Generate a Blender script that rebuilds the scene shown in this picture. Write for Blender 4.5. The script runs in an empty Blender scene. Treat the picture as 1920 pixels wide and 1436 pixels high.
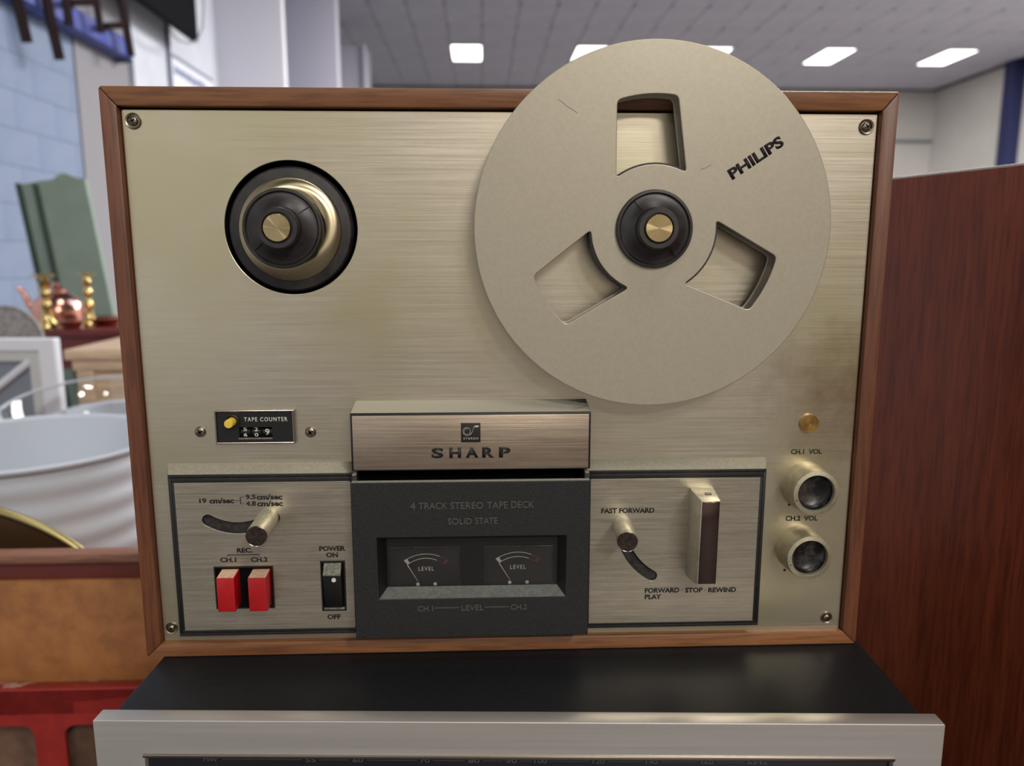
import bpy, bmesh, math, random
from mathutils import Vector, Matrix
random.seed(4)
PI = math.pi
SC = bpy.context.scene
COL = SC.collection

# ------------------------------------------------------------------ camera
YAW, PITCH, ROLL = 0.03791964, -0.16777054, -0.0002672
CAM = Vector((-0.0137896, -0.4400576, 0.2428938))
FPX = 1435.0
_cy, _sy, _cp, _sp = math.cos(YAW), math.sin(YAW), math.cos(PITCH), math.sin(PITCH)
FW = Vector((_sy*_cp, _cy*_cp, _sp))
_r0 = Vector((_cy, -_sy, 0)); _u0 = _r0.cross(FW)
RT = math.cos(ROLL)*_r0 + math.sin(ROLL)*_u0
UP = -math.sin(ROLL)*_r0 + math.cos(ROLL)*_u0
cam = bpy.data.cameras.new('camera'); camo = bpy.data.objects.new('camera', cam); COL.objects.link(camo)
cam.sensor_width = 36.0; cam.sensor_fit = 'HORIZONTAL'
cam.lens = FPX/1920*36.0; cam.clip_start = 0.01; cam.clip_end = 100
m = Matrix((RT, UP, -FW)).transposed().to_4x4(); m.translation = CAM
camo.matrix_world = m
cam.dof.use_dof = True; cam.dof.focus_distance = 0.43; cam.dof.aperture_fstop = 7.5
SC.camera = camo
SC.view_settings.view_transform = 'Standard'; SC.view_settings.look = 'None'
SC.view_settings.gamma = 1.0; SC.view_settings.use_curve_mapping = False
SC.view_settings.exposure = 0.0

def ray(px, py): return FW + RT*((px-960)/FPX) - UP*((py-718)/FPX)
def at(px, py, Y):
    d = ray(px, py); return CAM + d*((Y-CAM.y)/d.y)
def atz(px, py, Z):
    d = ray(px, py); return CAM + d*((Z-CAM.z)/d.z)
def atx(px, py, X):
    d = ray(px, py); return CAM + d*((X-CAM.x)/d.x)

# ------------------------------------------------------------------ world and lights
w = bpy.data.worlds.new('world'); SC.world = w; w.use_nodes = True
w.node_tree.nodes['Background'].inputs[0].default_value = (0.75, 0.80, 0.90, 1)
w.node_tree.nodes['Background'].inputs[1].default_value = 0.3

ZC = CAM.z + 3.87        # ceiling
ZF = CAM.z - 1.50        # floor

def area(name, loc, target, sx, sy, power, color):
    l = bpy.data.lights.new(name, 'AREA'); l.shape = 'RECTANGLE'; l.size = sx; l.size_y = sy
    l.energy = power; l.color = color
    o = bpy.data.objects.new(name, l); COL.objects.link(o); o.location = loc
    o.rotation_euler = (Vector(target)-Vector(loc)).to_track_quat('-Z', 'Y').to_euler()
    return o
WARM = (1.0, 0.955, 0.88)
# ceiling troffers behind and above the photographer, and over the hall
area('ceiling_lamp_right', (2.5, -4.9, ZC-0.08), (2.5, -4.9, 0), 0.6, 1.2, 290, WARM)
area('ceiling_lamp_left', (-1.8, -6.2, ZC-0.08), (-1.8, -6.2, 0), 0.6, 1.2, 80, WARM)
area('ceiling_lamp_near', (0.6, -1.6, ZC-0.08), (0.6, -1.6, 0), 0.6, 1.2, 45, WARM)
area('ceiling_lamp_over', (-0.3, 1.6, ZC-0.08), (-0.3, 1.6, 0), 0.6, 1.2, 45, WARM)
area('ceiling_lamp_hall', (5.2, 8.3, ZC-0.1), (5.2, 8.3, 0), 6.5, 4.0, 2250, (1, 0.96, 0.93))
area('ceiling_lamp_back', (2.2, -8.0, ZC-0.08), (2.2, -8.0, 0), 1.8, 1.2, 430, WARM)
area('added_cool_fill', (0.6, 4.2, 2.6), (-2.7, 4.6, 0.6), 2.0, 1.4, 38, (0.62, 0.76, 1.0))  # cool fill added in mid-hall to light the left wall; no window here

# ------------------------------------------------------------------ materials
def srgb(r, g, b):
    f = lambda c: (c/255/12.92) if c/255 <= 0.04045 else ((c/255+0.055)/1.055)**2.4
    return (f(r), f(g), f(b), 1)
def mat(name, col, rough=0.5, metal=0.0, **kw):
    m = bpy.data.materials.new(name); m.use_nodes = True
    b = m.node_tree.nodes['Principled BSDF']
    b.inputs['Base Color'].default_value = col; b.inputs['Roughness'].default_value = rough
    b.inputs['Metallic'].default_value = metal
    for k, v in kw.items(): b.inputs[k.replace('_', ' ')].default_value = v
    return m
def nd(m, t, **kw):
    n = m.node_tree.nodes.new(t)
    for k, v in kw.items():
        if k.startswith('i_'): n.inputs[int(k[2:]) if k[2:].isdigit() else k[2:].replace('_', ' ')].default_value = v
        else: setattr(n, k, v)
    return n
def lk(m, a, b): m.node_tree.links.new(a, b)
def coords(m, scale, loc=(0, 0, 0), rot=(0, 0, 0)):
    tc = nd(m, 'ShaderNodeTexCoord'); mp = nd(m, 'ShaderNodeMapping')
    mp.inputs['Scale'].default_value = scale; mp.inputs['Location'].default_value = loc
    mp.inputs['Rotation'].default_value = rot
    lk(m, tc.outputs['Object'], mp.inputs['Vector']); return mp.outputs['Vector']
def ramp(m, fac, stops):
    r = nd(m, 'ShaderNodeValToRGB'); e = r.color_ramp.elements
    while len(e) < len(stops): e.new(0.5)
    for x, (p, c) in zip(e, stops): x.position = p; x.color = c
    lk(m, fac, r.inputs['Fac']); return r.outputs['Color']
def noise(m, vec, scale=1.0, detail=4.0, rough=0.55):
    n = nd(m, 'ShaderNodeTexNoise'); n.inputs['Scale'].default_value = scale
    n.inputs['Detail'].default_value = detail; n.inputs['Roughness'].default_value = rough
    lk(m, vec, n.inputs['Vector']); return n.outputs['Fac']
def mixc(m, fac, a, b, mode='MIX'):
    x = nd(m, 'ShaderNodeMix', data_type='RGBA', blend_type=mode)
    for s, v in ((0, fac), (6, a), (7, b)):
        if hasattr(v, 'links'): lk(m, v, x.inputs[s])
        else: x.inputs[s].default_value = v
    return x.outputs[2]
def bsdf(m): return m.node_tree.nodes['Principled BSDF']
def bump(m, h, strength, dist):
    b = nd(m, 'ShaderNodeBump'); b.inputs['Strength'].default_value = strength; b.inputs['Distance'].default_value = dist
    lk(m, h, b.inputs['Height']); lk(m, b.outputs['Normal'], bsdf(m).inputs['Normal'])

def brushed(name, c1, c2, rough=0.38, metal=0.9, sc=(6, 6, 700), patina=None, bs=0.15):
    m = mat(name, c1, rough, metal)
    n = noise(m, coords(m, sc), 1.0, 3, 0.6)
    col = ramp(m, n, [(0.3, c1), (0.7, c2)])
    n2 = noise(m, coords(m, (sc[0]*3, sc[1]*3, sc[2]*0.25)), 1.0, 4, 0.7)
    col = mixc(m, 0.35, col, ramp(m, n2, [(0.35, c1), (0.65, c2)]))
    if patina:
        p = noise(m, coords(m, (9, 9, 9)), 1.0, 3, 0.5)
        f = ramp(m, p, [(0.42, (0, 0, 0, 1)), (0.66, (1, 1, 1, 1))])
        col = mixc(m, f, col, patina)
    lk(m, col, bsdf(m).inputs['Base Color'])
    r = ramp(m, n, [(0.2, (rough-.06,)*3+(1,)), (0.8, (rough+.08,)*3+(1,))])
    lk(m, r, bsdf(m).inputs['Roughness'])
    bump(m, n, bs, 0.0002)
    return m
def wood(name, dark, light, axis='x', rough=0.45, fine=1.0, scale=1.0):
    m = mat(name, dark, rough)
    s = {'x': (6, 90, 90), 'y': (90, 6, 90), 'z': (90, 90, 6)}[axis]
    s = tuple(v*scale for v in s)
    n = noise(m, coords(m, s), 1.0, 6, 0.62)
    n2 = noise(m, coords(m, tuple(v*0.22 for v in s), loc=(3, 1, 2)), 1.0, 3, 0.5)
    c = ramp(m, n, [(0.32, dark), (0.68, light)])
    c = mixc(m, 0.4, c, ramp(m, n2, [(0.38, dark), (0.62, light)]))
    s3 = tuple(v*5 for v in s)
    n3 = noise(m, coords(m, s3), 1.0, 2, 0.5)
    c = mixc(m, 0.35, c, ramp(m, n3, [(0.4, (0.25, 0.2, 0.2, 1)), (0.52, (1, 1, 1, 1))]), 'MULTIPLY')
    lk(m, c, bsdf(m).inputs['Base Color']); bump(m, n3, 0.12*fine, 0.0003)
    return m
def speckle(name, c1, c2, scale, rough=0.6, metal=0.0, lo=0.4, hi=0.6, bs=0.0, bd=0.0005):
    m = mat(name, c1, rough, metal)
    n = noise(m, coords(m, (scale,)*3), 1.0, 4, 0.6)
    lk(m, ramp(m, n, [(lo, c1), (hi, c2)]), bsdf(m).inputs['Base Color'])
    if bs: bump(m, n, bs, bd)
    return m

M = {}
M['plate'] = brushed('brushed_champagne_aluminium', srgb(196, 186, 166), srgb(214, 206, 190), 0.33, 0.95, (12, 12, 1500), srgb(194, 186, 156), 0.08)
m = M['plate']   # tobacco-coloured stain at the right edge above the pilot lens
_c = m.node_tree.nodes['Principled BSDF'].inputs['Base Color'].links[0].from_socket
_v = coords(m, (9, 0, 11), (-.213*9, 0, -.158*11))
_l = nd(m, 'ShaderNodeVectorMath', operation='LENGTH'); lk(m, _v, _l.inputs[0])
_n = noise(m, coords(m, (60, 60, 60)), 1.0, 5, .65)
_a = nd(m, 'ShaderNodeMath', operation='MULTIPLY_ADD'); _a.inputs[1].default_value = .7; lk(m, _n, _a.inputs[0]); lk(m, _l.outputs['Value'], _a.inputs[2])
_f = ramp(m, _a.outputs[0], [(.42, (.6, .6, .6, 1)), (.95, (0, 0, 0, 1))])
lk(m, mixc(m, _f, _c, srgb(128, 96, 58)), bsdf(m).inputs['Base Color'])
M['panel'] = brushed('brushed_steel_panel', srgb(160, 152, 136), srgb(198, 190, 174), 0.36, 0.9, (16, 16, 2000), None, 0.25)
M['badge'] = brushed('brushed_rose_aluminium', srgb(150, 134, 118), srgb(192, 176, 158), 0.40, 0.9, (11, 11, 1300), None, 0.3)
M['dusty'] = speckle('dusty_metal', srgb(146, 142, 126), srgb(156, 152, 136), 500, 0.7, 0.3)
# dust on the top of the head cover, rubbed away at the right end
m = mat('dust_on_cover', srgb(160, 156, 140), 0.85)
v = coords(m, (60, 160, 160)); n = noise(m, v, 1.0, 5, 0.7)
sx = nd(m, 'ShaderNodeSeparateXYZ'); tc = nd(m, 'ShaderNodeTexCoord'); lk(m, tc.outputs['Object'], sx.inputs[0])
mr = nd(m, 'ShaderNodeMapRange'); mr.inputs['From Min'].default_value = 0.0; mr.inputs['From Max'].default_value = 0.05
lk(m, sx.outputs[0], mr.inputs['Value'])
mu = nd(m, 'ShaderNodeMath', operation='MULTIPLY'); lk(m, mr.outputs[0], mu.inputs[0]); lk(m, n, mu.inputs[1])
lk(m, ramp(m, mu.outputs[0], [(0.40, srgb(160, 156, 140)), (0.52, srgb(45, 42, 38))]), bsdf(m).inputs['Base Color'])
M['dust'] = m
M['case_h'] = wood('walnut_grain_along', srgb(106, 66, 38), srgb(150, 100, 60), 'x', 0.42)
M['case_v'] = wood('walnut_grain_upright', srgb(82, 46, 30), srgb(118, 70, 44), 'z', 0.42)
M['case_b'] = wood('walnut_plain_back', srgb(60, 40, 28), srgb(88, 60, 42), 'x', 0.7)
m = speckle('reel_beige_enamel', srgb(163, 155, 138), srgb(167, 159, 142), 500, 0.40, 0.35)
M['reel'] = m
M['black'] = mat('black_plastic', srgb(16, 15, 16), 0.42)
M['blackm'] = speckle('black_paint_trim', srgb(15, 14, 13), srgb(26, 24, 22), 400, 0.5)
M['rubber'] = speckle('black_rubber', srgb(20, 18, 19), srgb(40, 36, 36), 90, 0.45)
M['hubp'] = speckle('dusty_black_hub', srgb(22, 19, 20), srgb(44, 38, 39), 70, 0.42)
M['leath'] = speckle('black_grained_plastic', srgb(17, 18, 19), srgb(29, 30, 31), 900, 0.5, bs=0.5, bd=0.0004)
M['void'] = mat('dark_cavity', srgb(8, 7, 7), 0.9)
M['ink'] = mat('black_ink', srgb(22, 16, 14), 0.6)
M['inkd'] = mat('brown_black_ink', srgb(40, 32, 36), 0.5)
M['white'] = mat('white_print', srgb(200, 198, 190), 0.6)
M['dialprint'] = mat('grey_print', srgb(78, 80, 86), 0.6)
M['cream'] = mat('cream_print', srgb(180, 176, 165), 0.6)
M['redmark'] = mat('dark_red_print', srgb(96, 34, 40), 0.6)
M['emboss'] = mat('black_embossed_gloss', srgb(96, 92, 86), 0.35)
M['chrome'] = mat('chrome', srgb(160, 150, 140), 0.22, 1.0)
M['satin'] = speckle('satin_nickel', srgb(196, 190, 168), srgb(212, 206, 186), 300, 0.38, 0.75)
M['darkend'] = speckle('worn_dark_end', srgb(50, 42, 40), srgb(74, 62, 58), 500, 0.35, 0.6)
M['knob'] = speckle('dull_silver_knob', srgb(172, 164, 140), srgb(186, 178, 155), 200, 0.42, 0.75)
M['cup'] = speckle('dark_dusty_knob_cup', srgb(24, 22, 24), srgb(86, 80, 76), 170, 0.35, 0.4, 0.45, 0.75)
m = mat('spun_brass', srgb(186, 167, 126), 0.16, 1.0, Anisotropic=1.0)
tg = nd(m, 'ShaderNodeTangent', direction_type='RADIAL', axis='Y'); lk(m, tg.outputs[0], bsdf(m).inputs['Tangent'])
M['spun'] = m
m = mat('spun_bronze_disc', srgb(164, 152, 124), 0.26, 1.0, Anisotropic=0.9)
tg = nd(m, 'ShaderNodeTangent', direction_type='RADIAL', axis='Y'); lk(m, tg.outputs[0], bsdf(m).inputs['Tangent'])
M['disc'] = m
M['brass'] = mat('polished_brass', srgb(196, 174, 116), 0.22, 1.0)
M['oldbrass'] = mat('dull_gilt', srgb(150, 138, 96), 0.4, 1.0)
M['copper'] = mat('polished_copper', srgb(205, 150, 135), 0.2, 1.0)
M['amber'] = mat('amber_lens', srgb(176, 142, 84), 0.25, 0.4, Transmission_Weight=0.1, Coat_Weight=0.5)
M['red'] = speckle('red_plastic', srgb(158, 10, 18), srgb(168, 14, 22), 400, 0.35)
M['reddust'] = speckle('dust_on_red_plastic', srgb(206, 180, 150), srgb(196, 150, 126), 700, 0.8)
M['greydust'] = speckle('dust_on_black_switch', srgb(120, 120, 108), srgb(84, 84, 76), 700, 0.8)
M['yellow'] = mat('yellow_plastic', srgb(214, 186, 62), 0.4)
M['screw'] = mat('tarnished_screw', srgb(140, 130, 112), 0.34, 1.0)
M['screwhole'] = mat('screw_recess', srgb(22, 18, 15), 0.6)
m = mat('clear_window', (1, 1, 1, 1), 0.03, 0.0, Transmission_Weight=1.0, IOR=1.45)
M['glass'] = m
M['alu'] = brushed('tuner_silver_aluminium', srgb(198, 194, 190), srgb(206, 202, 198), 0.40, 0.75, (4, 4, 500), None, 0.08)
M['tcover'] = speckle('black_vinyl_cover', srgb(14, 15, 18), srgb(19, 20, 23), 300, 0.5, bs=0.1, bd=0.0003); bsdf(M['tcover']).inputs['Specular IOR Level'].default_value = 0.35
M['dial'] = mat('dark_dial_glass', srgb(10, 12, 20), 0.06, 0.0, Coat_Weight=1.0)
M['teak'] = wood('reddish_teak_veneer', srgb(94, 42, 24), srgb(142, 68, 40), 'z', 0.38, 0.5, 0.8)
bsdf(M['teak']).inputs['Specular IOR Level'].default_value = 0.25
M['edge'] = mat('top_edge_highlight', srgb(200, 190, 180), 0.4)  # pale colour paints in the bright highlight along the cabinet's top edge
M['hard'] = speckle('hardboard', srgb(128, 80, 40), srgb(148, 96, 50), 30, 0.6)
M['rail'] = wood('brown_rail', srgb(104, 64, 48), srgb(140, 98, 80), 'x', 0.5)
M['darkred'] = mat('dark_red_inner', srgb(92, 34, 26), 0.6)
m = mat('red_paint_chipped', srgb(160, 34, 26), 0.45)
n = noise(m, coords(m, (22, 22, 60)), 1.0, 4, 0.6)
lk(m, ramp(m, n, [(0.61, srgb(136, 30, 25)), (0.63, srgb(200, 168, 156))]), bsdf(m).inputs['Base Color'])
M['redchip'] = m
M['redpaint'] = speckle('red_paint', srgb(126, 26, 22), srgb(140, 32, 26), 40, 0.45)
M['wallw'] = speckle('white_wall_paint', srgb(196, 200, 210), srgb(204, 208, 216), 3, 0.7)
M['wallblock'] = speckle('painted_blockwork', srgb(118, 132, 158), srgb(126, 139, 162), 4, 0.7, bs=0.2, bd=0.01)
M['mortar'] = mat('mortar', srgb(116, 130, 156), 0.9)
M['wallmid'] = mat('dull_grey_wall_paint', srgb(136, 134, 138), .7)
M['pier'] = mat('white_pier_paint', srgb(232, 230, 238), .7)
M['wallgrey_shade'] = mat('grey_paint_and_pier_shade', srgb(190, 188, 202), 0.7)  # darkened to paint in the return's shade; plain grey on the partition
M['wallhall'] = speckle('hall_wall_paint', srgb(222, 219, 214), srgb(228, 225, 220), 1, 0.8)
M['tile'] = speckle('ceiling_tile', srgb(196, 196, 212), srgb(206, 205, 218), 2, 0.85)
M['tilegap'] = mat('ceiling_joint', srgb(96, 90, 96), 0.9)
M['wallnear'] = mat('pale_near_wall', srgb(168, 162, 156), .8)
M['floor'] = speckle('grey_floor', srgb(70, 66, 64), srgb(78, 74, 72), 3, 0.6)
m = mat('lamp_diffuser', (1, 1, 1, 1), 0.5); bsdf(m).inputs['Emission Color'].default_value = (1, 0.98, 0.9, 1); bsdf(m).inputs['Emission Strength'].default_value = 5.0
M['lamp'] = m
M['green'] = speckle('sage_green_paint', srgb(124, 140, 128), srgb(130, 146, 134), 8, 0.6)
M['greend'] = mat('dark_green_edge', srgb(44, 62, 50), 0.6)
M['blue'] = speckle('blue_paint', srgb(60, 76, 160), srgb(92, 98, 160), 6, 0.5)
M['bluecol'] = mat('navy_column_paint', srgb(38, 44, 92), 0.6)
M['dbrown'] = mat('dark_brown_wood', srgb(44, 30, 30), 0.5)
M['screen'] = mat('black_screen', srgb(10, 11, 17), 0.8)
M['pipe'] = mat('grey_pipe', srgb(128, 134, 150), 0.5)
M['signw'] = mat('white_sign', srgb(222, 226, 236), 0.5)
M['signb'] = mat('grey_blue_print', srgb(120, 130, 160), 0.6)
M['plastw'] = mat('white_gloss_plastic', srgb(192, 198, 208), 0.22, 0, Coat_Weight=0.4)
M['framew'] = mat('white_painted_wood', srgb(214, 216, 226), 0.4)
M['frameg'] = mat('pale_moulding', srgb(186, 188, 188), 0.5)
M['pane'] = mat('grey_pane', srgb(118, 126, 138), 0.2)
M['pine'] = wood('pale_pine', srgb(206, 176, 144), srgb(222, 196, 166), 'x', 0.5, 0.3, 0.3)
M['mahog'] = wood('mahogany', srgb(90, 30, 30), srgb(120, 48, 44), 'x', 0.35, 0.3, 0.4)
M['wicker'] = speckle('grey_wicker', srgb(120, 116, 116), srgb(146, 142, 142), 60, 0.7)
M['bluegrey'] = mat('blue_grey_ceramic', srgb(96, 112, 140), 0.2)
M['brownd'] = mat('dark_brown_tray', srgb(70, 50, 32), 0.35, 0.4)

for k_ in ('screen', 'dbrown', 'void', 'inkd'): bsdf(M[k_]).inputs['Specular IOR Level'].default_value = 0.1
# ------------------------------------------------------------------ object helpers
OFF = {}
def tag(o, label=None, cat=None, group=None, kind=None):
    if label: o['label'] = label
    if cat: o['category'] = cat
    if group: o['group'] = group
    if kind: o['kind'] = kind
    return o
def thing(name, label, cat, loc=(0, 0, 0), rz=0.0, group=None):
    o = bpy.data.objects.new(name, None); COL.objects.link(o); o.empty_display_size = 0.05
    o.location = loc; o.rotation_euler = (0, 0, rz); OFF[o.name] = Matrix.Translation(loc) @ Matrix.Rotation(rz, 4, 'Z')
    return tag(o, label, cat, group)
def finish(name, me, material, parent=None, smooth=40, local=False, label=None):
    """link a mesh given in world coordinates (or already local) as one object"""
    me.name = name
    mats = material if isinstance(material, (list, tuple)) else [material]
    for x in mats: me.materials.append(x)
    o = bpy.data.objects.new(name, me); COL.objects.link(o)
    if parent is not None:
        inv = OFF[parent.name].inverted()
        if not local: me.transform(inv)
        OFF[o.name] = OFF[parent.name].copy(); o.parent = parent
    else: OFF[o.name] = Matrix.Identity(4)
    if smooth:
        me.shade_smooth(); me.set_sharp_from_angle(angle=math.radians(smooth))
    if label: o['label'] = label
    return o
class MB:
    def __init__(s): s.bm = bmesh.new()
    def box(s, x0, x1, y0, y1, z0, z1, bev=0.0, mi=0):
        vs = [s.bm.verts.new((x, y, z)) for z in (z0, z1) for x, y in ((x0, y0), (x1, y0), (x1, y1), (x0, y1))]
        fs = [(3, 2, 1, 0), (4, 5, 6, 7), (0, 1, 5, 4), (1, 2, 6, 5), (2, 3, 7, 6), (3, 0, 4, 7)]
        F = [s.bm.faces.new([vs[i] for i in f]) for f in fs]
        for f in F: f.material_index = mi
        if bev:
            es = list({e for f in F for e in f.edges})
            bmesh.ops.bevel(s.bm, geom=es, offset=bev, segments=2, affect='EDGES', profile=0.5)
        return s
    def hull8(s, low, high, bev=0.0, mi=0):
        """low and high: four points each, counter-clockwise seen from 'high'"""
        vs = [s.bm.verts.new(p) for p in list(low)+list(high)]
        n = len(low)
        F = [s.bm.faces.new(vs[:n][::-1]), s.bm.faces.new(vs[n:])]
        for i in range(n):
            j = (i+1) % n; F.append(s.bm.faces.new([vs[i], vs[j], vs[n+j], vs[n+i]]))
        for f in F: f.material_index = mi
        if bev:
            es = list({e for f in F for e in f.edges})
            bmesh.ops.bevel(s.bm, geom=es, offset=bev, segments=2, affect='EDGES', profile=0.5)
        return s
    def lathe(s, prof, origin, axis=(0, -1, 0), seg=64, cap0=True, cap1=True, mi=0, closed=False):
        """prof: list of (radius, distance along axis)"""
        ax = Vector(axis).normalized(); o = Vector(origin)
        a = ax.orthogonal().normalized(); b = ax.cross(a)
        rings = []
        for r, t in prof:
            rings.append([s.bm.verts.new(o+ax*t+(a*math.cos(2*PI*k/seg)+b*math.sin(2*PI*k/seg))*max(r, 1e-6)) for k in range(seg)])
        rr = list(zip(rings, rings[1:]))
        if closed: rr.append((rings[-1], rings[0]))
        for p, q in rr:
            for k in range(seg):
                f = s.bm.faces.new((p[k], p[(k+1) % seg], q[(k+1) % seg], q[k])); f.material_index = mi
        if not closed:
            if cap0: s.bm.faces.new(rings[0][::-1]).material_index = mi
            if cap1: s.bm.faces.new(rings[-1]).material_index = mi
        return s
    def tube(s, pts, r, seg=10, mi=0, rad=None):
        pts = [Vector(p) for p in pts]; n = len(pts); rings = []
        up = Vector((0, 0, 1)); prev = None
        for i, p in enumerate(pts):
            d = (pts[min(i+1, n-1)]-pts[max(i-1, 0)]).normalized()
            a = d.cross(up) if prev is None else prev-d*prev.dot(d)
            if a.length < 1e-5: a = d.orthogonal()
            a.normalize(); prev = a; b = d.cross(a); q = rad[i] if rad else r
            rings.append([s.bm.verts.new(p+(a*math.cos(2*PI*k/seg)+b*math.sin(2*PI*k/seg))*q) for k in range(seg)])
        for p, q in zip(rings, rings[1:]):
            for k in range(seg): s.bm.faces.new((p[k], q[k], q[(k+1) % seg], p[(k+1) % seg])).material_index = mi
        s.bm.faces.new(rings[0]).material_index = mi; s.bm.faces.new(rings[-1][::-1]).material_index = mi
        return s
    def build(s, name, material, parent=None, smooth=40, local=False, label=None):
        bmesh.ops.recalc_face_normals(s.bm, faces=s.bm.faces)
        me = bpy.data.meshes.new(name); s.bm.to_mesh(me); s.bm.free()
        return finish(name, me, material, parent, smooth, local, label)

def flat2world(me, X, Y, Z, rz=0.0):
    """mesh drawn in xy, raised in z -> stands on a wall facing -Y with front face at Y"""
    me.transform(Matrix.Translation((X, Y, Z)) @ Matrix.Rotation(rz, 4, 'Y') @ Matrix.Rotation(PI/2, 4, 'X'))
def plate(outer, holes, yf, yb, bev=0.0, res=1):
    """outer, holes: lists of (X, Z); a sheet from Y=yb to front Y=yf (yf<yb)"""
    cu = bpy.data.curves.new('c', 'CURVE'); cu.dimensions = '2D'; cu.fill_mode = 'BOTH'
    h = (yb-yf)/2
    cu.extrude = max(h-bev, 1e-5); cu.bevel_depth = bev; cu.bevel_resolution = res; cu.offset = -bev
    for loop in [outer]+list(holes):
        sp = cu.splines.new('POLY'); sp.points.add(len(loop)-1)
        for p, q in zip(sp.points, loop): p.co = (q[0], q[1], 0, 1)
        sp.use_cyclic_u = True
    o = bpy.data.objects.new('c', cu); me = bpy.data.meshes.new_from_object(o)
    bpy.data.objects.remove(o); bpy.data.curves.remove(cu)
    me.transform(Matrix.Translation((0, (yf+yb)/2, 0)) @ Matrix.Rotation(PI/2, 4, 'X'))
    return me
def rrect(x0, x1, z0, z1, r=0.0, n=5):
    if r <= 0: return [(x0, z0), (x1, z0), (x1, z1), (x0, z1)]
    out = []
    for cx, cz, a in ((x0+r, z0+r, PI), (x1-r, z0+r, 1.5*PI), (x1-r, z1-r, 0), (x0+r, z1-r, PI/2)):
        for k in range(n+1):
            t = a+PI/2*k/n; out.append((cx+r*math.cos(t), cz+r*math.sin(t)))
    return out
def circ(cx, cz, r, n=96): return [(cx+r*math.cos(2*PI*k/n), cz+r*math.sin(2*PI*k/n)) for k in range(n)]
def roundpoly(pts, r, n=4):
    out = []; N = len(pts)
    for i in range(N):
        p0, p, p1 = Vector(pts[i-1]), Vector(pts[i]), Vector(pts[(i+1) % N])
        a = (p0-p); b = (p1-p); l = min(r, a.length*0.45, b.length*0.45)
        A = p+a.normalized()*l; B = p+b.normalized()*l
        if a.normalized().dot(b.normalized()) < -0.97: out.append(tuple(p)); continue
        for k in range(n+1):
            t = k/n; out.append(tuple((1-t)**2*A+2*t*(1-t)*p+t*t*B))
    return out
def text(s, name, x0, x1, zc, h, Y, material, parent, rot=0.0, bold=0.0, depth=0.00012, local=False, bevel=0.0, lab=None, spacing=1.0):
    """lettering filling x0..x1, centred at height zc, cap height h"""
    cu = bpy.data.curves.new('t', 'FONT'); cu.body = s; cu.size = 1.0; cu.offset = bold; cu.space_character = spacing
    cu.resolution_u = 3
    o = bpy.data.objects.new('t', cu); me = bpy.data.meshes.new_from_object(o)
    bpy.data.objects.remove(o); bpy.data.curves.remove(cu)
    xs = [v.co.x for v in me.vertices]; ys = [v.co.y for v in me.vertices]
    a, b, c, d = min(xs), max(xs), min(ys), max(ys)
    me.transform(Matrix.Diagonal(((x1-x0)/(b-a), h/(d-c), 1, 1)) @ Matrix.Translation((-(a+b)/2, -(c+d)/2, 0)))
    bm = bmesh.new(); bm.from_mesh(me)
    r = bmesh.ops.extrude_face_region(bm, geom=bm.faces[:])
    bmesh.ops.translate(bm, vec=(0, 0, depth), verts=[v for v in r['geom'] if isinstance(v, bmesh.types.BMVert)])
    bmesh.ops.recalc_face_normals(bm, faces=bm.faces); bm.to_mesh(me); bm.free()
    flat2world(me, (x0+x1)/2, Y, zc, -rot)
    return finish(name, me, material, parent, 0, local, lab)
def textpx(s, name, px0, px1, py, hpx, Y, material, parent, slope=0.0, bold=0.0, **kw):
    """place lettering whose ends were read off at px0, px1, centred py"""
    a = at(px0, py, Y); b = at(px1, py, Y); h = (at((px0+px1)/2, py-hpx/2, Y)-at((px0+px1)/2, py+hpx/2, Y)).z
    return text(s, name, a.x, b.x, (a.z+b.z)/2, h, Y, material, parent, 0.0, bold, **kw)

# ================================================================== THE SETTING
def struct(o): o['kind'] = 'structure'; return o
YB = 19.1+CAM.y; XL = -2.85; XR = 11.0; YN = -11.0
struct(MB().box(-6, XR+.2, YN, YB+.2, ZF-.1, ZF).build('floor', M['floor']))
wb = struct(MB().box(-6, XR+.2, YB, YB+.2, ZF, ZC).build('wall_back', M['wallhall']))
wr = struct(MB().box(XR, XR+.2, YN, YB, ZF, ZC).build('wall_right', M['wallhall']))
wl = struct(MB().box(XL-.25, XL-.05, YN, 10.2, ZF, ZC).build('wall_left', M['mortar']))
wn = struct(MB().box(-6, XR+.2, YN-.2, YN, ZF, ZC).build('wall_near', M['wallnear']))
ce = struct(MB().box(-6, XR+.2, YN, YB+.2, ZC+.03, ZC+.15).build('ceiling', M['tilegap']))
# blockwork of the left wall: near part laid in blocks, far part smooth panels
bw, bh = 0.45, 0.225
def blk(L, H):
    b = MB(); b.box(-.05, 0, 0.0008, L-.0008, 0.0008, H-.0008, 0.0018)
    bmesh.ops.recalc_face_normals(b.bm, faces=b.bm.faces); me = bpy.data.meshes.new('block'); b.bm.to_mesh(me); b.bm.free()
    me.materials.append(M['wallblock']); return me
bme = blk(bw, bh)
row = 0; z = ZF
while z < 2.9:
    if z > -0.4:
        y = 3.2-(bw/2 if row % 2 else 0)
        while y < 5.4:
            o = bpy.data.objects.new('block', bme); COL.objects.link(o); o.location = (XL, y, z); o.parent = wl
            y += bw
    z += bh; row += 1
o = MB().box(XL-.06, XL+.012, 5.3, 6.15, ZF, ZC).build('wall_panel', M['wallmid'], wl)
o = MB().box(XL-.06, XL+.05, 6.15, 8.2, ZF, ZC).build('wall_panel', M['wallw'], wl)
o = MB().box(XL-.06, XL+.012, YN, 3.3, ZF, ZC).build('wall_panel', M['wallw'], wl)
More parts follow.
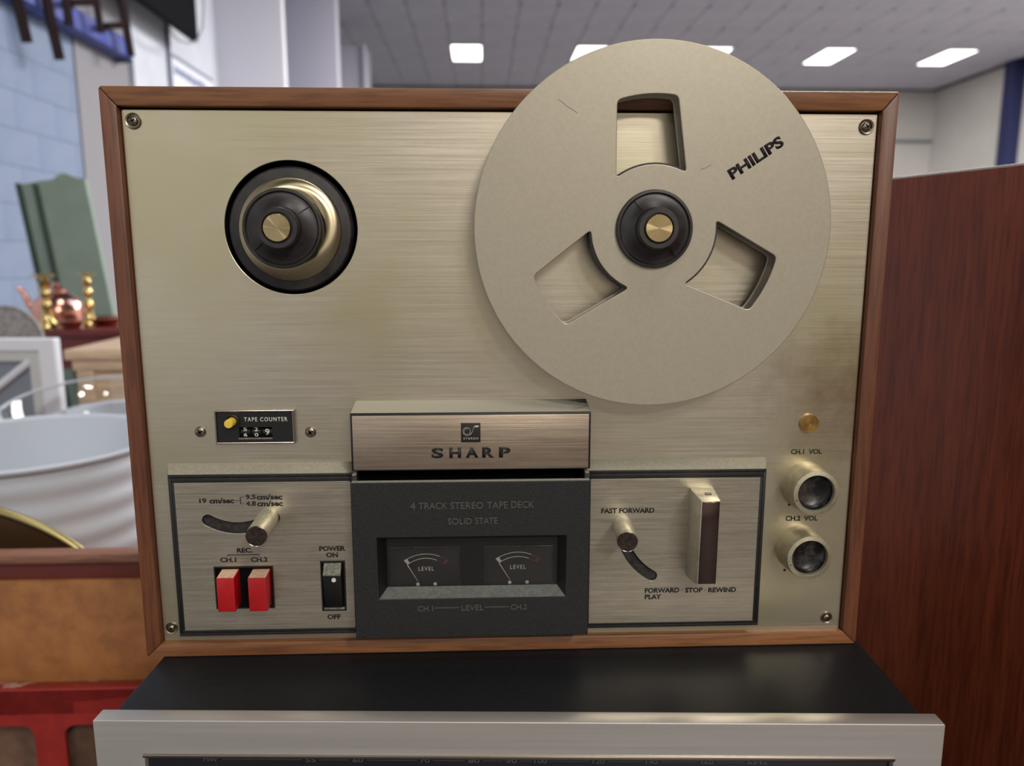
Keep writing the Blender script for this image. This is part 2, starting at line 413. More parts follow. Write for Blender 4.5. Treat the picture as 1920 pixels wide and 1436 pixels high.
# pier at the left wall's end: white face, return's shade painted as grey
a = at(400, 80, 8.2).x; b = at(531, 80, 8.2).x
struct(MB().box(XL-.2, b, 8.2, 8.32, ZF, ZC, 0.01).build('wall_pier', M['pier']))
b2 = at(634, 80, 9.8).x
struct(MB().box(XL-.2, b2, 9.7, 9.9, ZF, ZC, 0.01).build('wall_return', M['wallgrey_shade']))
# low grey enclosure with a small spotlight further down the hall
p = at(686, 86, 13.0)
t = thing('partition', 'low grey partition end with a small lamp, behind the deck left of the ceiling lamps', 'partition', (p.x-.5, 13.3, ZF))
MB().box(-4.2, p.x, 13.0, 13.5, ZF, p.z, 0.01).build('panel', M['wallgrey_shade'], t)
MB().box(p.x-.06, p.x, 12.95, 13.0, ZF, p.z+.02, 0.005).build('post', M['framew'], t)
# ceiling tiles 0.6 x 1.2
g0 = atz(904, 84, ZC)                        # right far corner of the first lamp
TX, TY = 0.60, 1.20
ix0, ix1 = -7, 18; iy0, iy1 = -5, 6
def tile_mesh():
    b = MB(); g_ = .006; k_ = .05
    o_ = [(g_+k_, g_), (TX-g_-k_, g_), (TX-g_, g_+k_), (TX-g_, TY-g_-k_), (TX-g_-k_, TY-g_), (g_+k_, TY-g_), (g_, TY-g_-k_), (g_, g_+k_)]
    b.hull8([(x, y, 0) for x, y in o_], [(x, y, .03) for x, y in o_], .004)
    bmesh.ops.recalc_face_normals(b.bm, faces=b.bm.faces); me = bpy.data.meshes.new('ceiling_tile'); b.bm.to_mesh(me); b.bm.free()
    me.materials.append(M['tile']); return me
tme = tile_mesh()
lampcols = [-1, 3, 7, 11, 15]
lame = bpy.data.meshes.new('x')
def lamp_parts(t):
    x, y, z = OFF[t.name].translation
    b = MB(); b.box(x, x+TX, y, y+TY, z-.02, z+.03)
    bm = b.bm
    f = plate(rrect(0, TX, 0, TY), [rrect(.02, TX-.02, .02, TY-.02, .02)], 0, 0.05)
    f.transform(Matrix.Translation((x, y, z-.02)) @ Matrix.Rotation(-PI/2, 4, 'X')); f.transform(Matrix.Translation((0, 0, 0)))
    bm.free()
    b = MB()
    for (q0, q1, r0, r1) in ((0, TX, 0, .02), (0, TX, TY-.02, TY), (0, .02, .02, TY-.02), (TX-.02, TX, .02, TY-.02)):
        b.box(x+q0, x+q1, y+r0, y+r1, z-.012, z+.03)
    b.build('frame', M['framew'], t)
    MB().box(x+.02, x+TX-.02, y+.02, y+TY-.02, z-.008, z+.03, 0.004).build('diffuser', M['lamp'], t)
LLAB = {-1: 'square-looking ceiling lamp nearest the left, seen left of the tape reel', 3: 'ceiling lamp half hidden behind the upper left rim of the tape reel',
        7: 'ceiling lamp only peeping out over the upper right rim of the tape reel', 11: 'slanting ceiling lamp right of the tape reel, left of the last lamp',
        15: 'slanting ceiling lamp farthest right in the hall'}
for i in range(ix0, ix1):
    for j in range(iy0, iy1):
        x = g0.x+i*TX; y = g0.y+(j)*TY
        if y+TY > YB: continue
        if i in lampcols and j == 0:
            t = thing('ceiling_lamp', LLAB[i], 'lamp', (x, y, ZC), 0, 'ceiling lamps in the hall')
            lamp_parts(t); continue
        o = bpy.data.objects.new('ceiling_tile', tme); COL.objects.link(o); o.location = (x, y, ZC+random.uniform(-.002, .002)); o.parent = ce
# back and right wall of the hall
p0 = at(1640, 266, YB); p1 = at(1757, 266, YB)
tag(MB().box(p0.x-.6, p1.x, YB-.08, YB, p1.z-.03, p1.z+.03, .01).build('wall_rail', M['pipe']), 'thin grey rail on the far white wall right of the tape deck', 'rail')
pa = atx(1912, 150, XR-.12); pb = atx(1893, 150, XR-.12)
c = MB().box(XR-.25, XR, pa.y, pb.y, ZF, ZC, .01).build('column', M['bluecol'])
tag(c, 'navy blue column on the far right wall above the teak cabinet', 'column')
for px in (1772,):
    q = at(px, 240, YB)
    struct(MB().box(q.x-.12, q.x+.05, YB-.12, YB, ZF, ZC, .01).build('trim_1', M['wallhall']))

# ================================================================== TAPE DECK
L_DECK = 'walnut-cased reel-to-reel tape deck with brushed metal face, standing on the silver tuner'
deck = thing('tape_deck', L_DECK, 'tape deck', (0, 0.08, 0))
W2, HD, DD = 0.22, 0.3319, 0.165
ix, iz0, iz1 = 0.2108, 0.0088, 0.3216
def board(lo, hi, material):
    MB().hull8(lo, hi, 0.0011).build('case_board', material, deck, 30)
board([(-W2, DD, 0), (-ix, DD, iz0), (-ix, DD, iz1), (-W2, DD, HD)], [(-W2, 0, 0), (-ix, 0, iz0), (-ix, 0, iz1), (-W2, 0, HD)], M['case_v'])
board([(W2, DD, 0), (W2, DD, HD), (ix, DD, iz1), (ix, DD, iz0)], [(W2, 0, 0), (W2, 0, HD), (ix, 0, iz1), (ix, 0, iz0)], M['case_v'])
board([(-W2, DD, HD), (-ix, DD, iz1), (ix, DD, iz1), (W2, DD, HD)], [(-W2, 0, HD), (-ix, 0, iz1), (ix, 0, iz1), (W2, 0, HD)], M['case_h'])
board([(-W2, DD, 0), (W2, DD, 0), (ix, DD, iz0), (-ix, DD, iz0)], [(-W2, 0, 0), (W2, 0, 0), (ix, 0, iz0), (-ix, 0, iz0)], M['case_h'])
MB().box(-ix, ix, DD-.006, DD-.002, iz0, iz1).build('back_panel', M['case_b'], deck)
YP = 0.004
SPX, SPZ = -0.1215, 0.2562
ax2, az2 = 0.0801, 0.2560
HX, HZ = -0.1214, 0.2569
fp = finish('faceplate', plate(rrect(-ix+.0006, ix-.0006, iz0-.0002, iz1-.0012, .001), [circ(HX, HZ, .037), circ(.0801, .2562, .012, 48)], YP, YP+.002, 0.0003), M['plate'], deck, 40)
# well behind the left spindle
MB().lathe([(.0372, 0), (.0372, .02), (.0366, .02), (.0366, 0)], (HX, YP+.0205, HZ), cap0=False, cap1=False, closed=True).build('spindle_well', M['void'], deck)
MB().lathe([(.0372, 0), (.0372, .002)], (HX, YP+.022, HZ)).build('well_floor', M['void'], deck)

def spindle(cx, cz, left):
    if left:
        t = MB().lathe([(.0300, -.012), (.0346, -.012), (.0348, -.003), (.0346, -.0005), (.0335, .0008), (.0285, .0016), (.0285, .0008), (.020, .0008)], (cx, 0.004, cz), cap0=True, cap1=True, seg=96).build('turntable', M['rubber'], deck)
        MB().lathe([(.0284, .0012), (.0284, .0020), (.0279, .0025), (.0212, .0040), (.018, .0040)], (cx, 0.004, cz), seg=128, cap0=False).build('metal_disc', M['disc'], t)
        y0 = -.0065
    else:
        t = MB().lathe([(.009, -.012), (.009, .018), (.004, .0185)], (cx, 0.004, cz)).build('spindle', M['rubber'], deck)
        y0 = -.0165
    r = 0.0214 if left else 0.0211
    yb = -.0145 if left else -.0168
    h = MB().lathe([(r-.001, -(y0)-.0001), (r, -yb-.0008 if left else -yb), (r, -yb+.0008), (r-.0006, -yb+.0018), (r-.0016, -yb+.0019), (r-.0026, -yb+.0009),
                    (r-.0045, -yb+.0011), (.0125, -yb+.0040), (.0115, -yb+.0048), (.0112, -yb+.0105), (.0104, -yb+.0115), (.0082, -yb+.0115), (.0078, -yb+.0105), (.004, -yb+.0105)],
                   (cx, 0, cz), seg=96).build('hub', M['hubp'], t)
    # moulding seams of the hub
    a0 = math.radians(38 if left else 128)
    for a in (a0, a0+PI):
        d = Vector((math.cos(a), 0, math.sin(a))); s = Vector((-math.sin(a), 0, math.cos(a)))
        p0 = Vector((cx, yb-.0043, cz))+d*.0125; p1 = Vector((cx, yb-.0012, cz))+d*(r-.0022)
        MB().tube([p0, p1], .00022, 6).build('seam', M['black'], t)
    MB().lathe([(.0074, -yb+.0096), (.0074, -yb+.0122), (.0070, -yb+.0127), (.002, -yb+.0127)], (cx, 0, cz), seg=96).build('hub_cap', M['spun'], t)
spindle(SPX, SPZ, True)
spindle(ax2, az2, False)

def screw(px, py, rad, washer, Y=YP):
    c = at(px, py, Y); r = rad
    if washer:
        s = MB().lathe([(r, 0), (r, .0006), (r*.92, .0011), (r*.74, .0008), (r*.68, .0002), (r*.66, -.0002)], c, seg=40, cap0=False).build('screw', M['screw'], fp)
        h = 0.0004; k = .62
    else: h = 0.0005; k = 1.0; s = None
    b = MB().lathe([(r*k, 0), (r*k, h*.8), (r*k*.9, h+.0006), (r*k*.6, h+.0011), (r*k*.25, h+.0013)], c, seg=32, cap0=False)
    # cross recess
    top = c.y-h-.00132
    for ang in (0.5, 0.5+PI/2):
        d = Vector((math.cos(ang), 0, math.sin(ang)))*r*k*.6; e = Vector((-math.sin(ang), 0, math.cos(ang)))*r*k*.17
        C = Vector((c.x, top, c.z))
        lo = [C-d-e+Vector((0, .0010, 0)), C+d-e+Vector((0, .0010, 0)), C+d+e+Vector((0, .0010, 0)), C-d+e+Vector((0, .0010, 0))]
        hi = [v+Vector((0, -.00105, 0)) for v in lo]
        b.hull8(lo, hi, 0, 1)
    b.build('screw_head' if washer else 'screw', [M['screw'], M['screwhole']], fp)
for x, y in ((250, 227), (1624, 238)): screw(x, y, .0044, True)
for x, y in ((322, 1177), (1549, 1157)): screw(x, y, .0037, True)
for x, y in ((376, 809.5), (582.5, 810)): screw(x, y, .0032, False)

# pilot lens
c = at(1516, 793, YP)
rings = [(.0056, 0), (.0057, .0014)]
for k in range(5):
    r = .0054-k*.00105; rings += [(r, .0021), (r-.0004, .0012), (r-.0007, .0012)]
rings += [(.0003, .0021)]
MB().lathe(rings, c, seg=48, cap0=False).build('pilot_lens', M['amber'], deck, 25)
# volume knobs
def volume(cx, cz, r):
    k = MB().lathe([(r*1.06, 0), (r*1.05, .002), (r*1.0, .0148), (r*.97, .0160), (r*.80, .0165), (r*.775, .0160), (r*.77, .0130)], (cx, YP, cz), seg=80, cap0=False, cap1=False).build('volume_knob', M['knob'], deck, 50)
    MB().lathe([(r*.772, .0138), (r*.75, .0118), (r*.6, .0102), (r*.3, .0092), (.0005, .0090)], (cx, YP, cz), seg=64, cap0=False).build('knob_cup', M['cup'], k, 60)
    a = math.radians(200); d = Vector((math.cos(a), 0, math.sin(a)))
    MB().lathe([(.0004, 0), (.0004, .0002)], Vector((cx, YP-.0162, cz))+d*r*.88, seg=10).build('index_dot', M['ink'], k)
volume(.1825, .1029, .0140); volume(.1812, .0627, .0139)
for x, y in ((1479.7, 946), (1471, 1068.6)):
    MB().lathe([(.0008, 0), (.0008, .0002)], at(x, y, YP), seg=16).build('scale_dot', M['ink'], fp)
textpx('CH.1  VOL', 'lettering', 1483, 1541, 846.5, 9.5, YP, M['ink'], fp, bold=0.03)
textpx('CH.2  VOL', 'lettering', 1473, 1533, 971.5, 9.5, YP, M['ink'], fp, bold=0.03)

# tape counter
def rectpx(TL, TR, BR, BL, Y):
    a, b, c, d = (at(p[0], p[1], Y) for p in (TL, TR, BR, BL))
    return (a.x+d.x)/2, (b.x+c.x)/2, (c.z+d.z)/2, (a.z+b.z)/2
x0, x1, z0, z1 = rectpx((400, 770.6), (551, 767.5), (553, 831), (404.5, 834), YP-.003)
tcn = finish('tape_counter', plate(rrect(x0, x1, z0, z1, .0006), [rrect(x0+.0011, x1-.0011, z0+.0011, z1-.0011)], YP-.003, YP, 0.0004), M['chrome'], deck, 30)
wa = at(448, 801, YP-.0018); wb_ = at(511, 820, YP-.0018)
finish('counter_face', plate(rrect(x0+.0008, x1-.0008, z0+.0008, z1-.0008), [rrect(wa.x, wb_.x, wb_.z, wa.z), circ(at(433.5, 791, YP).x, at(433.5, 791, YP).z, .0034, 32)], YP-.0018, YP-.0008), M['black'], tcn)
MB().box(x0+.001, x1-.001, YP-.0004, YP, z0+.001, z1-.001).build('counter_back', M['void'], tcn)
wz = (wa.z+wb_.z)/2
dw = (wb_.x-wa.x)/3
for k, (s1, s2, sh) in enumerate((('5', '6', .45), ('2', '0', .45), ('9', '', 0.0))):
    cx = wa.x+dw*(k+.5)
    MB().lathe([(.0042, -dw*.42), (.0042, dw*.42)], (cx, YP+.0036, wz), axis=(1, 0, 0), seg=40).build('digit_wheel', M['blackm'], tcn)
    hh = (wa.z-wb_.z)*.62
    if s2:
        text(s1, 'digit', cx-.0011, cx+.0011, wz+hh*.42, hh*.62, YP-.00065, M['white'], tcn, bold=.02)
        text(s2, 'digit', cx-.0011, cx+.0011, wz-hh*.45, hh*.55, YP-.00065, M['white'], tcn, bold=.02)
    else: text(s1, 'digit', cx-.0013, cx+.0013, wz-.0001, hh, YP-.00065, M['white'], tcn, bold=.02)
MB().box(wa.x-.0003, wb_.x+.0001, YP-.0026, YP-.0017, wb_.z-.0008, wb_.z).build('window_sill', M['greydust'], tcn)
textpx('TAPE COUNTER', 'lettering', 457.5, 539, 786, 8.0, YP-.0018, M['white'], tcn, bold=0.015, spacing=1.25)
c = at(435, 790.5, YP-.0018)
MB().lathe([(.0045, 0), (.0045, .0008), (.0040, .0012), (.0034, .0010), (.0033, 0)], c, seg=40, cap0=False, cap1=False).build('button_collar', M['blackm'], tcn)
MB().lathe([(.0026, -.001), (.0026, .0062), (.0023, .0068), (.0005, .0069)], c, seg=32).build('reset_button', M['yellow'], tcn)

# raised control sections
YR = -0.006
def arcslot(pts, r, n=10):
    """outline of a curved slot through three centre points (X, Z)"""
    P = []
    (ax_, az_), (bx_, bz_), (cx_, cz_) = pts
    mx, mz = 2*bx_-(ax_+cx_)/2, 2*bz_-(az_+cz_)/2
    for k in range(n+1):
        t = k/n; P.append(Vector(((1-t)**2*ax_+2*t*(1-t)*mx+t*t*cx_, (1-t)**2*az_+2*t*(1-t)*mz+t*t*cz_)))
    L, Rr = [], []
    for k, p in enumerate(P):
        d = (P[min(k+1, n)]-P[max(k-1, 0)]).normalized(); nn = Vector((-d.y, d.x))
        L.append(p+nn*r); Rr.append(p-nn*r)
    out = [tuple(v) for v in L]
    d = (P[n]-P[n-1]).normalized(); a0 = math.atan2(d.x, -d.y)
    a0 = math.atan2(L[-1].y-P[n].y, L[-1].x-P[n].x)
    for k in range(1, 8): out.append((P[n].x+r*math.cos(a0-PI*k/8), P[n].y+r*math.sin(a0-PI*k/8)))
    out += [tuple(v) for v in Rr[::-1]]
    a0 = math.atan2(Rr[0].y-P[0].y, Rr[0].x-P[0].x)
    for k in range(1, 8): out.append((P[0].x+r*math.cos(a0-PI*k/8), P[0].y+r*math.sin(a0-PI*k/8)))
    return out
def section(x0, x1, z0, z1, ix0, ix1, iz0_, iz1_, holes, name, dl, dr):
    t = MB().hull8([(x0-dl, YP, z0-.001), (x1+dr, YP, z0-.001), (x1+dr, YP, z1+.0045), (x0-dl, YP, z1+.0045)],
                   [(x0, YR+.001, z0), (x1, YR+.001, z0), (x1, YR+.001, z1), (x0, YR+.001, z1)], 0.0003).build(name, M['dusty'], deck)
    def ring(a0, a1, c0, c1, b0, b1, d0, d1, yf, name):
        m_ = MB()
        m_.box(a0, a1, yf, YR+.0012, d1, c1, .00015); m_.box(a0, a1, yf, YR+.0012, c0, d0, .00015)
        if b0 > a0+1e-5: m_.box(a0, b0, yf, YR+.0012, d0, d1, .00015)
        if a1 > b1+1e-5: m_.box(b1, a1, yf, YR+.0012, d0, d1, .00015)
        m_.build(name, M['blackm'], t)
    lx, rx = (.0017 if dl > 0 else 0), (.0017 if dr > 0 else 0)
    ring(x0, x1, z0, z1, x0+lx, x1-rx, z0+.0017, z1-.0017, YR, 'panel_trim')
    ring(x0+lx*1.12, x1-rx*1.12, z0+.0019, z1-.0019, max(ix0, x0+lx*1.12), ix1 if dr > 0 else x1, iz0_, iz1_, YR-.0001, 'panel_rib')
    finish('control_plate', plate(rrect(ix0, ix1, iz0_, iz1_), holes, YR-.0005, YR+.0008, 0.0002), M['panel'], t, 40)
    return t
SLC1 = [(-.1751, .0893), (-.157, .0843), (-.1368, .0903)]; SLC2 = [(.0680, .0830), (.0735, .0640), (.0873, .0505)]
M['slotb'] = speckle('dusty_slot', srgb(12, 11, 10), srgb(44, 41, 36), 500, .7)
sl1 = arcslot(SLC1, .0034)
bx = rectpx((402.7, 1061), (512.4, 1061), (515.7, 1140), (405, 1140), YR)
sw = rectpx((601, 1051), (647.8, 1051), (649.5, 1143.7), (604, 1144.7), YR)
secL = section(-.1965, -.0894, .0167, .1166, -.1930, -.0917, .0205, .1120, [sl1, rrect(bx[0], bx[1], bx[2], bx[3]), rrect(sw[0], sw[1], sw[2], sw[3])], 'control_section', .004, 0)
sl2 = arcslot([(.0680, .0830), (.0735, .0640), (.0873, .0505)], .0032)
secR = section(.0474, .1542, .0170, .1165, .0492, .1505, .0203, .1116, [sl2], 'control_section', 0, .003)
YF = YR-.0005
for s, sec in ((sl1, secL), (sl2, secR)):
    xs = [p[0] for p in s]; zs = [p[1] for p in s]
    MB().box(min(xs)-.001, max(xs)+.001, YR+.0006, YR+.0011, min(zs)-.001, max(zs)+.001).build('slot_channel', M['slotb'], sec)
    o1 = s; i1 = arcslot(SLC1 if sec is secL else SLC2, (.0034 if sec is secL else .0032)-.0005)
    b = MB(); L4 = [[b.bm.verts.new((p[0], y, p[1])) for p in q_] for q_, y in ((o1, YR-.0004), (i1, YR-.0002), (i1, YR+.0012), (o1, YR+.0012))]
    for r0, r1 in zip(L4, L4[1:]+L4[:1]):
        for k in range(len(o1)): b.bm.faces.new((r0[k], r0[(k+1) % len(o1)], r1[(k+1) % len(o1)], r1[k]))
    b.build('slot_rim', M['black'], sec)
MB().box(bx[0], bx[1], YR+.0006, YR+.0013, bx[2], bx[3]).build('button_well', M['void'], secL)
MB().box(sw[0], sw[1], YR+.0006, YR+.0013, sw[2], sw[3]).build('switch_well', M['void'], secL)
# plain black liner around openings
for q, sec in ((bx, secL), (sw, secL)):
    finish('opening_liner', plate(rrect(*q), [rrect(q[0]+.0008, q[1]-.0008, q[2]+.0008, q[3]-.0008)], YR-.0008, YR+.001), M['black'], sec)

# speed selector and fast-forward pins
def pin(px, py, r, yend, name, sec, tilt):
    c = at(px, py, YF)
    e = at(*tilt, yend)
    ax = (e-c)
    L = ax.length
    k = MB().lathe([(r*.98, -.001), (r*1.0, L*.5), (r, L-.0009), (r*.95, L-.0003), (r*.9, L)], c, axis=ax, seg=56).build(name, M['satin'], deck, 50)
    MB().lathe([(r*.93, L-.0002), (r*.92, L+.0002)], c, axis=ax, seg=48).build('end_cap', M['darkend'], k)
    MB().lathe([(r*.99, L-.0012), (r*1.0, L-.0005), (r*.96, L+.0002), (r*.93, L+.0001)], c, axis=ax, seg=48, cap0=False, cap1=False).build('end_rim', M['chrome'], k)
pin(503.5, 970.5, .0060, -.034, 'speed_selector', secL, (480.4, 1006.0))
pin(1167.5, 985, .0059, -.033, 'fast_forward_pin', secR, (1177, 1016.2))

# record buttons
def button(fx0, fx1, fz0, fz1, Y):
    a = [(fx0, YR+.001, fz0), (fx1, YR+.001, fz0), (fx1, YR+.001, fz1+.0012), (fx0, YR+.001, fz1+.0012)]
    b = [(fx0, Y, fz0), (fx1, Y, fz0), (fx1, Y, fz1), (fx0, Y, fz1)]
    MB().hull8(a, b, .0004).build('record_button', M['red'], deck)
    MB().hull8([(fx0+.0003, YR-.0003, fz1+.0009), (fx0+.0003, Y+.0005, fz1+.0001), (fx1-.0003, Y+.0005, fz1+.0001), (fx1-.0003, YR-.0003, fz1+.0009)],
               [(fx0+.0003, YR-.0003, fz1+.0013), (fx0+.0003, Y+.0005, fz1+.00025), (fx1-.0003, Y+.0005, fz1+.00025), (fx1-.0003, YR-.0003, fz1+.0013)]).build('button_dust', M['reddust'], deck)
YBt = -.0165
q = rectpx((406.4, 1085), (439.8, 1084), (440.5, 1147.4), (407.7, 1147.4), YBt); button(*q[:2], q[2], q[3], YBt)
q = rectpx((466, 1084.5), (500, 1083.8), (499.7, 1146.4), (465.6, 1146.4), YBt); button(*q[:2], q[2], q[3], YBt)

# power rocker
xr0, xr1 = sw[0]+.0020, sw[1]-.0020
zt = sw[3]-.0016; zb = sw[2]+.0024
ym = YR-.0052
zm = at(625, 1080, ym).z
b = MB().hull8([(xr0, YR+.001, zb), (xr1, YR+.001, zb), (xr1, YR+.001, zt), (xr0, YR+.001, zt)], [(xr0, YR-.0012, zb), (xr1, YR-.0012, zb), (xr1, ym, zm), (xr0, ym, zm)], .0003)
rk = b.build('power_switch', M['black'], deck)
MB().hull8([(xr0+.0002, YR-.0003, zt-.0002), (xr0+.0002, ym+.0004, zm-.0000), (xr1-.0002, ym+.0004, zm-.0000), (xr1-.0002, YR-.0003, zt-.0002)],
           [(xr0+.0002, YR-.0005, zt+.0004), (xr0+.0002, ym+.0002, zm+.0004), (xr1-.0002, ym+.0002, zm+.0004), (xr1-.0002, YR-.0005, zt+.0004)]).build('switch_top', M['greydust'], rk)
c = at(626, 1087, ym+.0005)
MB().lathe([(.0013, 0), (.0013, .0006)], c, seg=20).build('switch_dot', M['white'], rk)
MB().box(sw[0]+.0012, sw[1]-.0012, YR-.0004, YR+.001, sw[2]+.0008, sw[2]+.0020).build('switch_sill', M['greydust'], rk)

# left section lettering
I = M['ink']
textpx('19', 'lettering', 373.6, 387, 938.5, 9.0, YF, I, secL, bold=.038)
textpx('cm/sec', 'lettering', 392.5, 439, 938.5, 10.5, YF, I, secL, bold=.038)
textpx('9.5', 'lettering', 460.6, 479.5, 931.5, 9.0, YF, I, secL, bold=.038)
textpx('cm/sec', 'lettering', 481, 529.5, 931.5, 10.5, YF, I, secL, bold=.038)
textpx('4.8', 'lettering', 461, 480, 943.8, 9.0, YF, I, secL, bold=.038)
textpx('cm/sec', 'lettering', 482, 530.5, 943.8, 10.5, YF, I, secL, bold=.038)
def lines(segs, Y, material, sec, t=.00022, name='printed_line'):
    b = MB()
    for (xa, ya, xb, yb_) in segs:
        p, q_ = at(xa, ya, Y), at(xb, yb_, Y)
        b.box(min(p.x, q_.x)-t*.5, max(p.x, q_.x)+t*.5, Y-.0001, Y, min(p.z, q_.z)-t*.5, max(p.z, q_.z)+t*.5)
    b.build(name, material, sec, 0)
lines([(441, 938.5, 451, 938.5), (451, 932, 451, 944.5), (451, 932, 458, 932), (451, 944.5, 458, 944.5)], YF, I, secL)
textpx('REC.', 'lettering', 444, 473.5, 1031.5, 9, YF, I, secL, bold=.038)
lines([(426.8, 1040, 485.6, 1040), (427.2, 1040, 427.2, 1043), (485.6, 1040, 485.6, 1043)], YF, I, secL)
textpx('CH.1', 'lettering', 412.7, 443, 1049.3, 9, YF, I, secL, bold=.038)
textpx('CH.2', 'lettering', 470.5, 501.8, 1048.8, 9, YF, I, secL, bold=.038)
textpx('POWER', 'lettering', 598.5, 647.5, 1028, 9.3, YF, I, secL, bold=.042)
textpx('ON', 'lettering', 611.5, 633.6, 1040, 9.3, YF, I, secL, bold=.042)
textpx('OFF', 'lettering', 614, 639, 1156, 9.3, YF, I, secL, bold=.042)
# right section lettering
textpx('FAST FORWARD', 'lettering', 1127.4, 1227, 957, 9.6, YF, I, secR, bold=.038)
textpx('FORWARD', 'lettering', 1209, 1273.5, 1106.5, 9.3, YF, I, secR, bold=.038)
textpx('STOP', 'lettering', 1284.5, 1317.5, 1106, 9.3, YF, I, secR, bold=.038)
textpx('REWIND', 'lettering', 1328, 1380, 1105.5, 9.3, YF, I, secR, bold=.038)
textpx('PLAY', 'lettering', 1209, 1240, 1118.5, 9.3, YF, I, secR, bold=.038)
lines([(1276, 1106, 1281, 1106), (1320, 1106, 1325, 1106)], YF, I, secR)

# function lever
lo = [(.1078, YF, .0500), (.1222, YF, .0500), (.1222, YF, .1056), (.1078, YF, .1056)]
md = [(.1076, -.024, .0500), (.1218, -.024, .0512), (.1218, -.024, .1056), (.1076, -.024, .1056)]
hi = [(.1082, -.030, .0548), (.1193, -.030, .0548), (.1197, -.030, .1052), (.1086, -.030, .1052)]
lv = MB().hull8([(x+.0004, y, z) for x, y, z in lo], hi, .0005).build('function_lever', M['satin'], deck, 30)
MB().hull8([(.1086, -.0297, .0553), (.1190, -.0297, .0553), (.1194, -.0297, .1048), (.1090, -.0297, .1048)], [(.1088, -.0304, .0556), (.1188, -.0304, .0556), (.1192, -.0304, .1046), (.1092, -.0304, .1046)], .0003).build('lever_face', mat('dark_chrome_face', srgb(100, 84, 80), .12, 1.0), lv)
c = Vector((.1160, -.018, .1058))
MB().lathe([(.0020, -.001), (.0020, .0001)], c, axis=(0, 0, 1), seg=20).build('grub_screw', M['screw'], lv)

# head cover with the name badge
YB_ = -.014
hc0, hc1, hz0, hz1 = -.0893, .0476, .1201, .1535
ztop = at(664, 752, YP).z
hc = MB().hull8([(hc0+.0005, YP, hz0), (hc1-.0005, YP, hz0), (hc1-.0005, YP, ztop), (hc0+.0005, YP, ztop)], [(hc0, YB_, hz0), (hc1, YB_, hz0), (hc1, YB_, hz1), (hc0, YB_, hz1)], .0004).build('head_cover', M['black'], deck)
dz = ztop-hz1
MB().hull8([(hc0+.0007, YP-.0002, ztop-.0006), (hc0+.0004, YB_+.0010, hz1-.0000), (hc1-.0004, YB_+.0010, hz1-.0000), (hc1-.0007, YP-.0002, ztop-.0006)],
           [(hc0+.0007, YP-.0002, ztop+.0003), (hc0+.0004, YB_+.0006, hz1+.0004), (hc1-.0004, YB_+.0006, hz1+.0004), (hc1-.0007, YP-.0002, ztop+.0003)]).build('cover_top', M['dust'], hc)
bp = MB().box(hc0+.0012, hc1-.0012, YB_-.0005, YB_+.0005, hz0+.0007, hz1-.0010, .0002).build('badge_plate', M['badge'], hc)
YQ = YB_-.0005
a = at(864, 793, YQ); b = at(901, 829, YQ)
MB().box(a.x, b.x, YQ-.0002, YQ, b.z, a.z, .0001).build('emblem', M['ink'], hc)
YE = YQ-.0002
sc_ = (b.x-a.x)
def em(u, v): return (a.x+sc_*u, YE-.0001, a.z-sc_*v)
cxu, cvv = .27, .40
pts = [em(.93-.02, .14)]
sp = []
for k in range(0, 60):   # spiral reel with the tape leading off to the head
    th = -0.35-2*PI*1.75*(k/59); rr = .235-.10*(k/59)
    sp.append(em(.31+rr*math.cos(-th), .43+rr*math.sin(-th)))
MB().tube(sp, sc_*.007, 6).build('emblem_spiral', M['white'], hc)
MB().tube([em(.48, .62), em(.56, .52), em(.63, .33), em(.68, .19), em(.74, .15), em(.92, .14)], sc_*.007, 6).build('emblem_tape', M['white'], hc)
MB().hull8([em(.70, .22), em(.89, .22), em(.92, .13), em(.73, .13)], [tuple(Vector(em(u, v))-Vector((0, .0001, 0))) for u, v in ((.70, .22), (.89, .22), (.92, .13), (.73, .13))]).build('emblem_head', M['cream'], hc)
textpx('STEREO', 'lettering', 869, 897, 822, 3.6, YE, M['cream'], hc, bold=.01, spacing=1.3)
# the maker's name, cut as wide letters
w5 = [(809, 831.5, 'S'), (842.5, 864.5, 'H'), (873, 897, 'A'), (904, 926.5, 'R'), (935.5, 957, 'P')]
for k, (p0_, p1_, ch) in enumerate(w5):
    textpx(ch, 'lettering', p0_, p1_, 849.2-.65*k/2, 19.5, YQ, I, hc, bold=.045)

# meter housing
YH = -.018
mh0, mh1, mz0, mz1 = -.0895, .0473, .0191, .1145
wx0, wx1, wz0, wz1 = -.0756, .0337, .0437, .0813
mh = finish('meter_housing', plate(rrect(mh0, mh1, mz0, mz1, .0006), [rrect(wx0, wx1, wz0, wz1)], YH, YH+.0035, .0005), M['leath'], deck)
YM = -.009
b = MB()
b.box(mh0, mh0+.003, YH+.003, YP, mz0, mz1+.0035, .0003); b.box(mh1-.003, mh1, YH+.003, YP, mz0, mz1+.0035, .0003)
b.box(mh0+.003, mh1-.003, YH+.0035, YP, mz0, mz0+.003)
b.build('housing_side', M['leath'], mh)
MB().box(mh0+.0004, mh1-.0004, YH+.0004, YH+.0032, mz1-.0003, mz1+.0003, .0002).build('dusty_lip', M['dusty'], mh)
MB().box(mh0+.0004, mh0+.0026, YH+.003, YP-.001, mz1+.0034, mz1+.0038, .0001).build('dusty_lip', M['dusty'], mh)
MB().box(mh1-.0026, mh1-.0004, YH+.003, YP-.001, mz1+.0034, mz1+.0038, .0001).build('dusty_lip', M['dusty'], mh)
MB().box(mh0+.003, mh1-.003, YP-.0015, YP-.0005, mz0+.003, hz0+.0).build('cavity_back', M['void'], mh)
MB().box(mh0+.003, mh1-.003, -.006, -.005, mz0+.003, mz1-.006).build('inner_wall', M['void'], mh)
